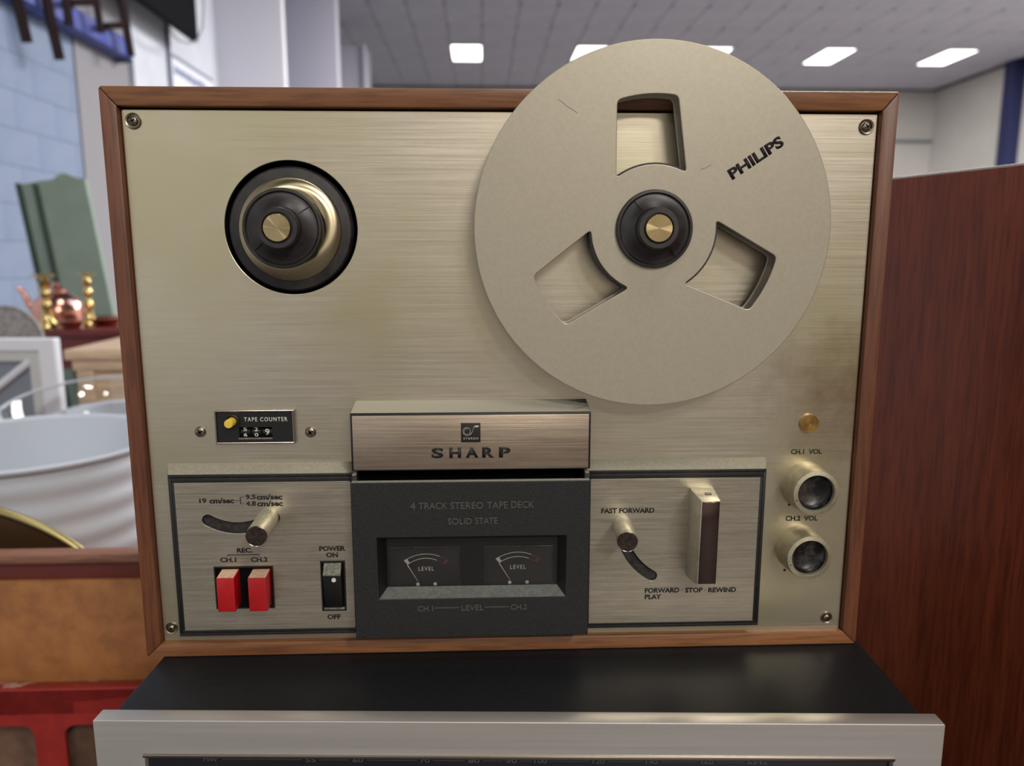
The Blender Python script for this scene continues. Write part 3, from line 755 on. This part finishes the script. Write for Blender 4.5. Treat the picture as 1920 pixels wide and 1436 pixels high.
# sloped reveal of the meter window
inx0, inx1, inz0, inz1 = wx0+.0042, wx1-.0042, wz0+.0036, wz1-.004
def reveal(p, q, r, s, name, material):
    d = Vector((0, .0006, 0))
    MB().hull8([Vector(v)+d for v in (p, q, r, s)], [p, q, r, s]).build(name, material, mh, 0)
F_ = YH+.0002
reveal((wx0, F_, wz0), (wx1, F_, wz0), (inx1, YM, inz0), (inx0, YM, inz0), 'window_reveal', speckle('lit_black_bevel', srgb(84, 86, 84), srgb(98, 100, 97), 400, .7))  # grey puts the light falling on the lower bevel into its colour
reveal((wx0, F_, wz1), (inx0, YM, inz1), (inx1, YM, inz1), (wx1, F_, wz1), 'window_reveal', M['black'])
reveal((wx0, F_, wz0), (inx0, YM, inz0), (inx0, YM, inz1), (wx0, F_, wz1), 'window_reveal', M['black'])
reveal((wx1, F_, wz0), (wx1, F_, wz1), (inx1, YM, inz1), (inx1, YM, inz0), 'window_reveal', M['black'])
finish('meter_mask', plate(rrect(inx0-.0006, inx1+.0006, inz0-.0006, inz1+.0006), [rrect(-.0700, -.0280, .0466, .0720), rrect(-.0142, .0276, .0466, .0723)], YM, YM+.001), M['black'], mh)
for k, (mx0, mx1) in enumerate(((-.0700, -.0280), (-.0142, .0276))):
    mt = MB().box(mx0, mx1, YM+.002, YM+.0026, .0466, .0722).build('level_meter', mat('meter_face', srgb(14, 11, 12), .5), deck)
    Yd = YM+.002
    dpx = 172*k; dpy = -3.5*k
    def mp(px, py, yy=Yd): return at(px+dpx, py+dpy, yy)
    ya = Yd-.0002
    def arc(P, npt=24, t0=0, t1=1):
        (A, B, C) = P; mid = (2*B[0]-(A[0]+C[0])/2, 2*B[1]-(A[1]+C[1])/2); out = []
        for i in range(npt+1):
            t = t0+(t1-t0)*i/npt; x = (1-t)**2*A[0]+2*t*(1-t)*mid[0]+t*t*C[0]; y = (1-t)**2*A[1]+2*t*(1-t)*mid[1]+t*t*C[1]
            out.append(mp(x, y, ya))
        return out
    OUT = ((757.7, 1051), (799.5, 1038.2), (841, 1051)); INN = ((764, 1058), (799.5, 1046.4), (835, 1058))
    MB().tube(arc(OUT, 20, 0, .8), .00016, 6).build('scale_arc', M['white'], mt)
    MB().tube(arc(INN, 20, 0, .78), .00016, 6).build('scale_arc', M['white'], mt)
    o_ = arc(OUT, 8, .8, 1); i_ = arc(INN, 8, .8, 1)
    MB().tube(o_, .00016, 6).build('scale_red', M['redmark'], mt); MB().tube(i_, .00016, 6).build('scale_red', M['redmark'], mt)
    dd = Vector((0, -.0001, 0))
    e_o = arc(OUT, 2, .93, 1); e_i = arc(INN, 2, .93, 1)
    MB().hull8([e_i[0], e_i[-1], e_o[-1], e_o[0]], [v+dd for v in (e_i[0], e_i[-1], e_o[-1], e_o[0])]).build('scale_block', M['redmark'], mt)
    e_o = arc(OUT, 2, 0, .07); e_i = arc(INN, 2, 0, .06)
    MB().hull8([e_i[0], e_i[-1], e_o[-1], e_o[0]], [v+dd for v in (e_i[0], e_i[-1], e_o[-1], e_o[0])]).build('scale_block', M['cream'], mt)
    MB().tube([mp(764, 1059, ya-.0006), mp(784, 1090, ya-.0006)], .00018, 6, rad=[.0003, .00012]).build('needle', M['cream'], mt)
    pa_, pb_ = 784.8, 813.4
    textpx('LEVEL', 'lettering', pa_+dpx, pb_+dpx, 1065.8+dpy, 7.3, Yd, M['white'], mt, spacing=1.3)
    b = MB()
    for (u, v) in ((783.5, 1095), (816, 1094.5)):
        c = mp(u, v, YM+.0008); b.lathe([(.0011, 0), (.0009, .0004), (.0003, .0006)], c, seg=16)
    b.build('meter_stud', M['cream'], mt)
    fr = finish('meter_rim', plate(rrect(mx0+.0002, mx1-.0002, .0468, .0719, .0004), [rrect(mx0+.0005, mx1-.0005, .0471, .0716, .0003)], YM-.0004, YM+.0006, .0001), speckle('clear_edge', srgb(52, 48, 46), srgb(80, 76, 72), 300, .2), mt)
    MB().box(mx0+.0007, mx1-.0007, YM-.0001, YM+.0005, .0474, .0713).build('meter_window', M['glass'], mt, 0)
EM = M['emboss']
def emb(s, a_, b_, y, h): textpx(s, 'embossed_lettering', a_, b_, y, h, YH, M['emboss2'], mh, bold=.0, depth=.0005)
M['emboss2'] = mat('lit_black_letters', srgb(84, 80, 74), 0.3)  # black letters lightened to paint in the light their raised edges catch
for s, a_, b_, y, h in (('4', 769, 779, 948.5, 13), ('TRACK', 785, 838.5, 948, 12.5), ('STEREO', 844.5, 906, 947.3, 12.5), ('TAPE', 913, 952, 946.5, 12.5), ('DECK', 958.5, 1001, 945.5, 12.5),
                         ('SOLID', 840, 884.5, 977, 11.5), ('STATE', 891.5, 932.5, 976, 11.5), ('CH.1', 783.5, 811.6, 1140.5, 9.5), ('LEVEL', 865.5, 906.5, 1139, 9.5), ('CH.2', 957.7, 988, 1137.5, 9.5)):
    emb(s, a_, b_, y, h)
lines([(814.5, 1139.5, 861, 1139.2), (909, 1137.8, 953.5, 1137.5)], YH, M['emboss2'], mh, .0003, 'embossed_line')

# ================================================================== REEL
reel = thing('tape_reel', 'empty beige three-window tape reel overhanging the top right of the tape deck', 'reel', (ax2, -.009, .158))
def window(c0, RI=.0345, RO=.0707, hi_=33.6, ho=13.4):
    c = math.radians(c0); a, b = math.radians(hi_), math.radians(ho); P = []
    n = 10
    q = .0026
    def pt(r, t): return Vector((ax2+r*math.cos(t), az2+r*math.sin(t)))
    do, di = q/RO, q/RI
    A, B, C, D = pt(RO, c-b), pt(RO, c+b), pt(RI, c+a), pt(RI, c-a)
    def corner(p0, p, p1, m=5):
        return [tuple((1-t)**2*p0+2*t*(1-t)*p+t*t*p1) for t in [k/m for k in range(m+1)]]
    sBC = (C-B).normalized(); sDA = (A-D).normalized()
    P = [tuple(pt(RO, c-b+do+(2*b-2*do)*k/n)) for k in range(1, n)]
    P += corner(pt(RO, c+b-do), B, B+sBC*q) + corner(C-sBC*q, C, pt(RI, c+a-di))
    P += [tuple(pt(RI, c+a-di-(2*a-2*di)*k/n)) for k in range(1, n)]
    P += corner(pt(RI, c-a+di), D, D+sDA*q) + corner(A-sDA*q, A, pt(RO, c-b+do))
    return P
RR = .0984
for yf, yb, nm in ((-.0160, -.0148, 'front_flange'), (-.0034, -.0022, 'back_flange')):
    ws = [window(94.4), window(-25.6), window(-145.6)]
    fl = finish(nm, plate(circ(ax2, az2, RR, 256), ws+[circ(ax2, az2, .0095, 40)], yf, yb, .0005, 3), M['reel'], reel, 40)
    if nm == 'front_flange': FL = fl
# turned inner edge of the front flange windows
MB().lathe([(.0354, 0), (.0354, .0114), (.0120, .0114), (.0120, 0)], (ax2, -.0034, az2), seg=128, closed=True).build('core', mat('dark_core', srgb(34, 28, 28), .5), reel)
a = at(1368, 329, -.016); b = at(1466.5, 262.5, -.016)
ln = math.hypot(b.x-a.x, b.z-a.z); ang = math.atan2(b.z-a.z, b.x-a.x)
cx, cz = (a.x+b.x)/2, (a.z+b.z)/2
text('PHILIPS', 'lettering', cx-ln/2, cx+ln/2, cz, .0062, -.016, M['inkd'], FL, rot=ang, bold=.042)
# move lettering so it turns about its own centre is handled by text()
for (u0, v0, u1, v1) in ((1047, 186, 1083, 212), (1313, 318, 1333, 309)):
    p, q = at(u0, v0, -.016), at(u1, v1, -.016)
    MB().tube([p, (p+q)/2+Vector((0, 0, -.0004)), q], .0001, 5).build('scratch', M['inkd'], FL)

# ================================================================== TUNER
TO = Vector((.0027, -.0737, 0)); TR_ = math.atan2(-.0209, .4479)
tn = thing('tuner', 'silver-fronted radio tuner with black top, under the tape deck', 'tuner', (TO.x, TO.y, -.15), TR_)
hw = .2242; HT = .15
def tl(mb, name, material, smooth=40, label=None): return mb.build(name, material, tn, smooth, True, label)
# local coordinates: x along the front, y depth, z 0..HT
da = at(273, 1414, TO.y+.0104); db = at(1672, 1424, TO.y-.0077)
Rz = Matrix.Rotation(-TR_, 3, 'Z')
la = Rz @ (da-TO); lb = Rz @ (db-TO)
dz1 = HT+(la.z+lb.z)/2
fm = plate(rrect(-hw, hw, 0.004, HT, .001), [rrect(la.x, lb.x, .03, dz1, .0008)], 0, .0098, .0005)
finish('front_panel', fm, M['alu'], tn, 30, True)
tl(MB().box(-.2167, .2165, .0096, .30, .006, HT-.0004, .0012), 'cover', M['tcover'])
tl(MB().box(la.x-.001, lb.x+.001, .0035, .0045, .029, dz1+.001), 'dial_glass', M['dial'])
z_ = dz1-.0052
def dl(s, x0, x1, z, h): text(s, 'lettering', x0, x1, z, h, .0034, M['dialprint'], tn, local=True, bold=.0)
def tx(px): return (Rz @ (at(px, 1424, TO.y)-TO)).x
for s, p0_, p1_ in (('MW', 363, 391), ('55', 563, 583), ('60', 655, 675), ('70', 784, 803), ('80', 877, 898), ('90', 948, 969), ('100', 1002, 1026), ('120', 1112, 1134), ('140', 1211, 1233), ('160', 1314, 1336), ('kHz', 1400, 1436)):
    dl(s, tx(p0_), tx(p1_), z_+.0014, .0024)
b = MB()
for p0_, p1_ in ((400, 555), (590, 648), (682, 778), (810, 870), (905, 942), (975, 998), (1032, 1106), (1140, 1205), (1240, 1308), (1342, 1392)):
    b.box(tx(p0_), tx(p1_), .0033, .0035, z_+.0013, z_+.0015)
tl(b, 'scale_line', M['dialprint'], 0)
dl('LW', tx(363), tx(389), z_-.0036, .0024)
tl(MB().box(la.x-.0006, lb.x+.0006, -.0012, .0004, dz1, dz1+.0018, .0004), 'dial_lip', M['chrome'])
for x in (-.18, .18):
    for y in (.04, .27): tl(MB().lathe([(.012, -.006), (.012, 0), (.010, .0)], (x, y, .000), axis=(0, 0, 1), seg=24), 'foot', M['rubber'])

sb = thing('equipment_stand', 'dark wooden stand hidden under the silver tuner', 'stand', (TO.x, TO.y+.16, ZF), TR_)
MB().box(-.24, .24, -.15, .17, -.150-.006-.02-ZF, -.150-.006-ZF, .002).build('stand_top', M['case_b'], sb, 40, True)
for x in (-.235, .215): MB().box(x, x+.02, -.145, .165, 0, -.176-ZF, .001).build('stand_side', M['case_b'], sb, 40, True)
MB().box(-.215, .215, .150, .160, 0, -.176-ZF).build('stand_back', M['case_b'], sb, 40, True)

# ================================================================== TEAK CABINET (right)
P1 = at(1680, 332, .20); P2 = atz(1920, 305, P1.z)
d = (P2-P1); d.z = 0; d.normalize()
ang = math.atan2(d.x, -d.y)            # turned away from the depth axis
near = P1+d*.75; far = P1-d*.12
Lc = (near-far).length
cb = thing('teak_cabinet', 'tall reddish teak cabinet side filling the right edge, right of the tape deck', 'cabinet', (near.x, near.y, ZF), ang)
Hc = P1.z-ZF
# local: y runs from near (0) to far (Lc), x to the right
MB().box(0, .018, 0, Lc, 0, Hc-.0015, .0005).build('side_panel', M['teak'], cb, 30, True)
MB().box(.0002, .55, 0, Lc, Hc-.0015, Hc, .0002).build('top_panel', M['edge'], cb, 30, True)
MB().box(.532, .55, 0, Lc, 0, Hc-.0015, .0005).build('side_panel', M['teak'], cb, 30, True)
MB().box(.018, .532, Lc-.008, Lc, 0, Hc-.0015).build('back_panel', M['case_b'], cb, 30, True)
MB().box(.018, .532, 0, Lc-.008, .05, .068).build('bottom_panel', M['teak'], cb, 30, True)
MB().box(.018, .532, 0, .018, .068, Hc-.0015, .001).build('door', M['teak'], cb, 30, True)

# ================================================================== LEFT FOREGROUND: crate and red rack
YC = .35
def X(px, py, Y): return at(px, py, Y).x
zt = at(100, 1037, YC).z; zr = at(100, 1055, YC).z; zh = at(100, 1087, YC).z; zbm = at(100, 1272, YC).z
xr = -.26; xl = -1.15
ct = thing('storage_crate', 'brown hardboard-fronted crate with a wooden rail, left of the tape deck', 'crate', ((xl+xr)/2, YC+.13, zbm-.2))
MB().box(xl, xr, YC-.004, YC+.016, zr, zt, .002).build('top_rail', M['rail'], ct)
MB().box(xl, xr, YC+.006, YC+.012, zh-.01, zr+.001).build('inner_board', M['darkred'], ct)
MB().box(xl, xr, YC-.002, YC+.004, zbm-.2, zh, .001).build('front_board', M['hard'], ct)
MB().box(xl, xr, YC+.246, YC+.26, zbm-.2, zt-.12, .001).build('back_board', M['hard'], ct)
MB().box(xl, xl+.014, YC+.016, YC+.246, zbm-.2, zt-.05, .001).build('side_board', M['rail'], ct)
MB().box(xr-.014, xr, YC+.016, YC+.246, zbm-.2, zt-.05, .001).build('side_board', M['rail'], ct)
MB().box(xl+.014, xr-.014, YC+.004, YC+.246, zbm-.2, zbm-.188).build('bottom_board', M['hard'], ct)
MB().box(xl, xr, YC-.002, YC+.26, ZF, zbm-.2, .001).build('plinth', M['case_b'], ct)
# red rack in front of the crate
YRk = YC-.045
zt2 = at(60, 1292, YRk).z
rk = thing('red_rack', 'chipped red painted rack with rounded slots, lower left corner in front of the crate', 'rack', (-.7, YRk, ZF))
MB().hull8([(-1.1, YC-.006, zt2-.03), (-1.1, YRk, zt2-.03), (-.27, YRk, zt2-.03), (-.27, YC-.006, zt2-.03)], [(-1.1, YC-.006, zbm-.0), (-1.1, YRk, zt2), (-.27, YRk, zt2), (-.27, YC-.006, zbm-.0)], .001).build('top_ledge', M['redchip'], rk)
s0 = X(66, 1400, YRk); s1 = X(124, 1400, YRk); zs = at(60, 1362, YRk).z
sw_ = s1-s0; slw = .075
holes = []
x = s0
for k in range(5): holes.append(rrect(x-slw, x, zs-.2, zs, .012)); x -= slw+sw_
x = s1
for k in range(2): holes.append(rrect(x, x+slw, zs-.2, zs, .012)); x += slw+sw_
finish('slotted_front', plate(rrect(-1.1, -.27, ZF+.2, zt2-.001), [h for h in holes if min(p[0] for p in h) > -1.08 and max(p[0] for p in h) < -.28], YRk, YRk+.006, .001), M['redpaint'], rk)
MB().box(-1.1, -.27, YRk+.03, YRk+.038, ZF, zt2-.03).build('rack_back', speckle('dim_brown_board', srgb(84, 60, 46), srgb(112, 84, 66), 20, .7), rk)
for x in (-1.1, -.29): MB().box(x, x+.02, YRk, YRk+.03, ZF, zt2-.03).build('rack_side', M['redpaint'], rk)

# ================================================================== LEFT: brass tray, tubs, white frame
YT = YC+.06
tc_ = at(-150, 1194, YT)
ra = abs(X(250, 1194, YT)-tc_.x); rb = at(-150, 934, YT).z-tc_.z
tr = thing('brass_tray', 'dark oval tray with a gilt rim standing in the crate, left of the deck', 'tray', (tc_.x, YT, tc_.z-rb))
pts = [(tc_.x+ra*math.cos(2*PI*k/120), YT+.006*0, tc_.z+rb*math.sin(2*PI*k/120)) for k in range(121)]
MB().tube(pts, .0052, 10).build('rim', M['oldbrass'], tr)
finish('tray_plate', plate([(p[0], p[2]) for p in pts[:-1]], [], YT-.002, YT+.002), M['brownd'], tr)

def tub(cx, cy, zrim, R, H, rb_, name, label, material, ribs, cat='bowl'):
    o = thing(name, label, cat, (cx, cy, zrim-H))
    prof = []
    n = 60
    for k in range(n+1):
        t = k/n; r = rb_+(R*.985-rb_)*(t**.42)
        z = H*t
        if ribs: r += .0018*math.sin(t*2*PI*ribs)
        prof.append((r, z))
    prof += [(R*1.02, H-.004), (R*1.03, H+.001), (R*1.0, H+.004), (R*.965, H+.001)]
    for k in range(n, -1, -4):
        t = k/n; prof.append((rb_+(R*.955-rb_)*(t**.42)-.003, max(H*t, .004)))
    MB().lathe(prof, (cx, cy, zrim-H), axis=(0, 0, 1), seg=96).build('body', material, o, 60)
    return o
# big white ribbed tub
zrim = -.075
TBX, TBY, Rt = -.80, .87, .215
tb = tub(TBX, TBY, zrim, Rt, .22, Rt*.80, 'white_tub', 'large ribbed white plastic tub behind the crate, left of the deck', M['plastw'], 5, 'tub')
pp = at(70, 785, TBY+Rt*.95)
MB().box(pp.x-.026, pp.x+.026, pp.y-.012, pp.y-.004, pp.z-.010, pp.z+.004, .001).build('handle_tab', M['plastw'], tb)
tb2 = tub(-.825, 1.35, -.126, .188, .165, .14, 'white_basin', 'smooth white basin standing behind the ribbed tub', M['plastw'], 0, 'basin')
bc = Vector((-.895, 1.262, -.086)); tlt = Matrix.Rotation(math.radians(11), 3, 'X'); axd = tlt @ Vector((0, 0, 1))
g = thing('clear_bowl', 'clear plastic bowl with a thin rim, leaning in the white basin behind the ribbed tub', 'bowl', (bc.x, bc.y, bc.z-.15))
pr = [(.004, -.14), (.06, -.138), (.10, -.10), (.152, -.05), (.172, 0), (.169, 0), (.149, -.05), (.098, -.098), (.06, -.135), (.004, -.137)]
MB().lathe(pr, bc, axis=axd, seg=96).build('body', M['glass'], g, 60)
MB().lathe([(.170, -.002), (.176, -.002), (.176, .002), (.170, .002)], bc, axis=axd, seg=96, closed=True).build('rim', M['plastw'], g)
# white frame with glazing bars
YFm = 1.45
xa = X(107, 700, YFm); za = at(90, 635, YFm).z
wf = thing('window_sash', 'white window sash with a diagonal bar, at the left edge above the tubs', 'window sash', (xa-.4, YFm, -.295))
zb0 = -.295
wd = X(107, 700, YFm)-X(75, 700, YFm)
finish('outer_frame', plate(rrect(xa-.9, xa, zb0, za, .004), [rrect(xa-.9+wd, xa-wd, zb0+wd, za-wd*.75)], YFm, YFm+.03, .004), M['framew'], wf)
x2 = xa-wd*1.0; z2 = za-wd*.75
finish('inner_frame', plate(rrect(xa-.9+wd, x2, zb0+wd, z2), [rrect(xa-.9+wd+.03, x2-.028, zb0+wd+.03, z2-.026)], YFm+.006, YFm+.026, .003), M['frameg'], wf)
MB().box(xa-.88, xa-.02, YFm+.018, YFm+.022, zb0+.02, za-.02).build('pane', M['pane'], wf)
p = at(58, 676, YFm+.01); q = at(-60, 770, YFm+.01)
MB().tube([(p.x, YFm+.012, p.z), (q.x, YFm+.012, q.z)], .010, 8).build('diagonal_bar', M['framew'], wf)
# table carrying the tubs and the frame
tbz = -.295
dt = thing('display_table', 'low table hidden behind the crate, carrying the white tubs and frame', 'table', (-.9, 1.2, ZF))
MB().box(-1.75, -.30, .66, 1.62, tbz-.03, tbz, .003).build('tabletop', M['rail'], dt)
for x in (-1.70, -.38):
    for y in (.70, 1.55): MB().box(x, x+.05, y, y+.05, ZF, tbz-.03, .002).build('leg', M['rail'], dt)

# pale pine cabinet
YP1 = 1.78
zt_ = at(170, 656, YP1).z
xl_ = X(118, 656, YP1)
pc = thing('pine_cabinet', 'pale pine cabinet with an overhanging top, left of the deck behind the tubs', 'cabinet', (xl_+.35, YP1+.2, ZF))
yb_ = atz(170, 628, zt_).y
MB().box(xl_, xl_+.8, YP1, yb_, zt_-.030, zt_, .004).build('top', M['pine'], pc)
MB().box(xl_+.014, xl_+.79, YP1+.014, yb_, zt_-.062, zt_-.031, .002).build('moulding', M['pine'], pc)
z3 = zt_-.062
for x in (xl_+.02, xl_+.73): MB().box(x, x+.05, YP1+.02, YP1+.06, ZF, z3, .002).build('stile', M['pine'], pc)
MB().box(xl_+.07, xl_+.73, YP1+.034, YP1+.05, ZF+.05, z3).build('front_panel', M['pine'], pc)
MB().box(xl_+.02, xl_+.05, YP1+.06, yb_, ZF+.05, z3).build('side_panel', M['pine'], pc)
MB().box(xl_+.75, xl_+.78, YP1+.06, yb_, ZF+.05, z3).build('side_panel', M['pine'], pc)

# mahogany table with brass and copper
YM1 = 2.45; ztb = at(120, 618, YM1).z
mt = thing('mahogany_table', 'dark red mahogany table carrying brass and copper ware, behind the pine cabinet', 'table', (-1.5, YM1+.2, ZF))
xm0 = X(20, 618, YM1); xm1 = X(330, 618, YM1)
MB().box(xm0, xm1, YM1, YM1+.5, ztb-.03, ztb, .004).build('tabletop', M['mahog'], mt)
MB().box(xm0+.03, xm1-.03, YM1+.02, YM1+.04, ztb-.15, ztb-.03).build('apron', M['mahog'], mt)
for x in (xm0+.03, xm1-.08):
    for y in (YM1+.03, YM1+.42): MB().box(x, x+.05, y, y+.05, ZF, ztb-.03, .003).build('leg', M['mahog'], mt)
def candlestick(px, ytop, Y, label, r=.022):
    t0 = at(px, ytop, Y); H = t0.z-ztb
    o = thing('candlestick', label, 'candlestick', (t0.x, Y, ztb), 0, 'brass candlesticks')
    pr = [(r*1.3, 0), (r*1.3, H*.05), (r*1.0, H*.12), (r*.75, H*.2), (r*.6, H*.38), (r*.9, H*.42), (r*.5, H*.47), (r*.5, H*.58), (r*.95, H*.64), (r*.5, H*.70), (r*.5, H*.76), (r*.95, H*.82), (r*.4, H*.88), (r*.5, H*.95)]
    MB().lathe(pr, (t0.x, Y, ztb), axis=(0, 0, 1), seg=40).build('stem', M['brass'], o, 60)
    MB().lathe([(r*.5, H*.95), (r*1.35, H*.955), (r*1.4, H), (r*.7, H)], (t0.x, Y, ztb), axis=(0, 0, 1), seg=40).build('drip_pan', M['brass'], o, 60)
candlestick(81, 514, YM1+.06, 'thick brass candlestick in front of the copper kettle', .028)
candlestick(161, 511, YM1+.14, 'slim brass candlestick standing alone right of the copper kettle', .022)
# copper kettle
kp = at(112, 604, YM1+.30)
kt = thing('kettle', 'shiny copper kettle on the mahogany table', 'kettle', (kp.x, kp.y, ztb))
ks = .001
MB().lathe([(.085, 0), (.098, .02), (.10, .05), (.088, .085), (.055, .115), (.035, .125), (.035, .135), (.02, .142), (.004, .148)], (kp.x, kp.y, ztb), axis=(0, 0, 1), seg=48).build('body', M['copper'], kt, 60)
MB().tube([(kp.x-.085, kp.y, ztb+.05), (kp.x-.115, kp.y, ztb+.075), (kp.x-.13, kp.y, ztb+.12), (kp.x-.15, kp.y, ztb+.14)], .012, 12, rad=[.02, .015, .011, .009]).build('spout', M['copper'], kt)
MB().lathe([(.004, .146), (.012, .152), (.012, .160), (.003, .166)], (kp.x, kp.y, ztb), axis=(0, 0, 1), seg=24).build('lid_knob', M['copper'], kt)
# shallow copper dishes
for k, (px, dy, r, lab) in enumerate(((134, .0, .045, 'shallow copper dish in front of the kettle'), (200, .10, .06, 'small copper dish next to the deck, right of the slim candlestick'))):
    p = at(px, 606, YM1+dy+r)
    o = thing('copper_dish', lab, 'dish', (p.x, p.y, ztb), 0, 'copper dishes')
    MB().lathe([(r*.5, 0), (r*.6, .004), (r, .030), (r*1.06, .032), (r*1.05, .035), (r*.95, .032), (r*.55, .008), (.002, .006)], (p.x, p.y, ztb), axis=(0, 0, 1), seg=48).build('bowl', M['copper'], o, 60)
    MB().lathe([(r*1.04, .030), (r*1.08, .030), (r*1.08, .035), (r*1.04, .035)], (p.x, p.y, ztb), axis=(0, 0, 1), seg=48, closed=True).build('rim', M['copper'], o)
# grey round wicker lid behind the white frame
p = at(6, 640, 1.95)
wk = thing('wicker_lid', 'round grey wicker lid standing at the left edge behind the white frame', 'lid', (p.x, 1.97, zb0+.0))
rw = at(6, 576, 1.95).z-p.z
MB().lathe([(rw*1.0, 0), (rw, .014), (rw*.93, .016), (rw*.6, .028), (rw*.2, .034), (.002, .035)], (p.x, 1.99, p.z), axis=(0, -1, 0), seg=64).build('disc', M['wicker'], wk, 60)
MB().lathe([(rw*.97, .008), (rw*1.03, .008), (rw*1.03, .018), (rw*.97, .018)], (p.x, 1.99, p.z), axis=(0, -1, 0), seg=64, closed=True).build('rim', M['wicker'], wk)

# ================================================================== green boards leaning at the left wall
def gboard(pl, pr, ptop, Y, label, lean=.12, th=.03, amp=1.0):
    a = at(pl, ptop, Y); b = at(pr, ptop, Y); wdt = b.x-a.x; H = a.z-ZF
    loc = Vector((a.x+lean*H, Y, ZF))
    o = bpy.data.objects.new('headboard', None); COL.objects.link(o); o.location = loc; o.rotation_euler = (0, -math.atan(lean), 0)
    OFF[o.name] = Matrix.Translation(loc) @ Matrix.Rotation(-math.atan(lean), 4, 'Y')
    tag(o, label, 'headboard', 'sage green headboards leaning at the left wall')
    HH = H*math.sqrt(1+lean*lean)
    out = [(0, 0), (wdt, 0)]
    n = 28
    for k in range(n+1):
        t = 1-k/n
        s = 0.0 if t < .08 or t > .92 else 1.0
        u = (t-.5)
        zz = amp*.040*math.exp(-((u-.04)/.24)**2)
        out.append((wdt*t, HH-.04+zz))
    finish('board', plate(out, [], 0, th, .003), M['green'], o, 40, True)
    finish('edge_moulding', plate([(-.03, 0), (0.0, 0), (0.0, HH-.04), (-.03, HH-.03)], [], -.004, th+.05, .004), M['greend'], o, 40, True)
gboard(68, 157, 330, 3.45, 'sage green headboard with a scalloped top, front one of the leaning pair')
gboard(36, 120, 330, 3.70, 'sage green headboard behind, only its dark left edge and top showing', amp=.15)

# ================================================================== upper left: blue shelf, chair, screen
XS = XL+.14
pa = atx(250, 112, XS); pb = atx(-40, -30, XS); hb = atx(235, 72, XS).z-atx(235, 105, XS).z
bs = thing('blue_shelf', 'worn blue painted shelf board fixed high on the left wall', 'shelf', (XL, (pa.y+pb.y)/2, pa.z))
MB().hull8([(XS-.03, pb.y, pa.z), (XS-.03, pa.y, pa.z), (XS-.03, pa.y, pa.z+hb), (XS-.03, pb.y, pa.z+hb)][::-1], [(XS, pb.y, pa.z), (XS, pa.y, pa.z), (XS, pa.y, pa.z+hb), (XS, pb.y, pa.z+hb)][::-1], .003).build('fascia', M['blue'], bs)
MB().box(XL+.001, XS-.03, pb.y, pa.y, pa.z, pa.z+.012, .003).build('shelf_board', M['blue'], bs)
MB().box(XL+.001, XS, pa.y-.02, pa.y, pa.z-.03, pa.z, .003).build('bracket', M['pipe'], bs)
def legs(pairs, X_, name, label, grp):
    o = thing(name, label, 'chair', atx(pairs[0][0], pairs[0][1], X_), 0, grp)
    for (u0, v0, u1, v1, kind, t) in pairs:
        p = atx(u0, v0, X_); q = atx(u1, v1, X_)
        MB().tube([p, q], t, 4).build(kind, M['dbrown'], o, 0)
legs([(36, 18, 51, 80, 'leg', .034), (97, 48, 112, 112, 'leg', .034), (20, -40, 84, -40, 'seat_rail', .03), (36, 18, 22, -40, 'leg', .034), (97, 48, 80, -40, 'leg', .034)], XS+.045, 'upturned_chair', 'dark chair on the blue shelf, its two legs hanging down at far left', 'dark chairs on the blue shelf')
legs([(120, -30, 130, 48, 'leg', .03), (176, -20, 190, 62, 'leg', .026), (224, -20, 246, 106, 'leg', .030), (133, 5, 178, 3, 'stretcher', .024), (198, 49, 234, 47, 'stretcher', .024), (120, -30, 224, -30, 'seat_rail', .03)], XS+.09, 'upturned_chair', 'dark chair on the blue shelf with cross stretchers, right of the other', 'dark chairs on the blue shelf')
# black screen on the wall
XT = -2.55
p1 = atx(372, 80, XT); p0 = atx(240, -6, XT)
tv = thing('wall_screen', 'black wall screen hanging above the top left of the tape deck', 'screen', (XT-.05, p1.y, p1.z))
MB().box(XT-.05, XT, p0.y, p1.y, p1.z, p1.z+1.0, .006).build('casing', M['screen'], tv)
MB().box(XT-.001, XT+.002, p0.y+.03, p1.y-.03, p1.z+.03, p1.z+.97).build('display', M['screen'], tv)
MB().box(XL+.05, XT-.05, (p0.y+p1.y)/2-.1, (p0.y+p1.y)/2+.1, p1.z+.3, p1.z+.6).build('wall_mount', M['pipe'], tv)
cbp = []
for (u, v) in ((318, 50), (322, 62), (335, 75), (352, 81), (366, 78), (372, 70), (380, 50), (382, 10), (380, -20)): cbp.append(atx(u, v, XT+.01))
tag(MB().tube(cbp, .008, 8).build('cable', M['pipe']), 'pale cable looping under the black wall screen', 'cable')
# pipe, sign
XW = XL+.07
pts = [atx(312, 30, XW), atx(316, 165, XW)]; pts[1].y = pts[0].y
tag(MB().tube([pts[0]+Vector((0, 0, .6)), pts[0], Vector((pts[0].x, pts[0].y, pts[1].z-.6))], .018, 12).build('wall_pipe', M['pipe']), 'thin grey pipe running down the white wall left of the sign', 'pipe')
a = atx(322, 102, XW); b = atx(398, 150, XW); 
sg = thing('wall_sign', 'pale sign with a blurred grey-blue line of print, above the deck\'s left end', 'sign', (XW, (a.y+b.y)/2, a.z-.6))
MB().box(XW-.02, XW, a.y, b.y, a.z-.75, a.z, .004).build('sign_board', M['signw'], sg)
MB().box(XW-.001, XW+.004, a.y, b.y, a.z-.02, a.z+.012).build('sign_edge', M['pipe'], sg)
c0 = atx(326, 122, XW); c1 = atx(326, 138, XW); c2 = atx(382, 152, XW)
b = MB(); y = a.y+.03; hh = c0.z-c1.z
random.seed(9)
while y < c2.y:
    wd_ = random.uniform(.03, .07); b.box(XW, XW+.002, y, y+wd_, c0.z-hh*random.uniform(.85, 1.1), c0.z-hh*random.uniform(-.05, .15)); y += wd_+.015
b.build('blurred_print', M['signb'], sg, 0)
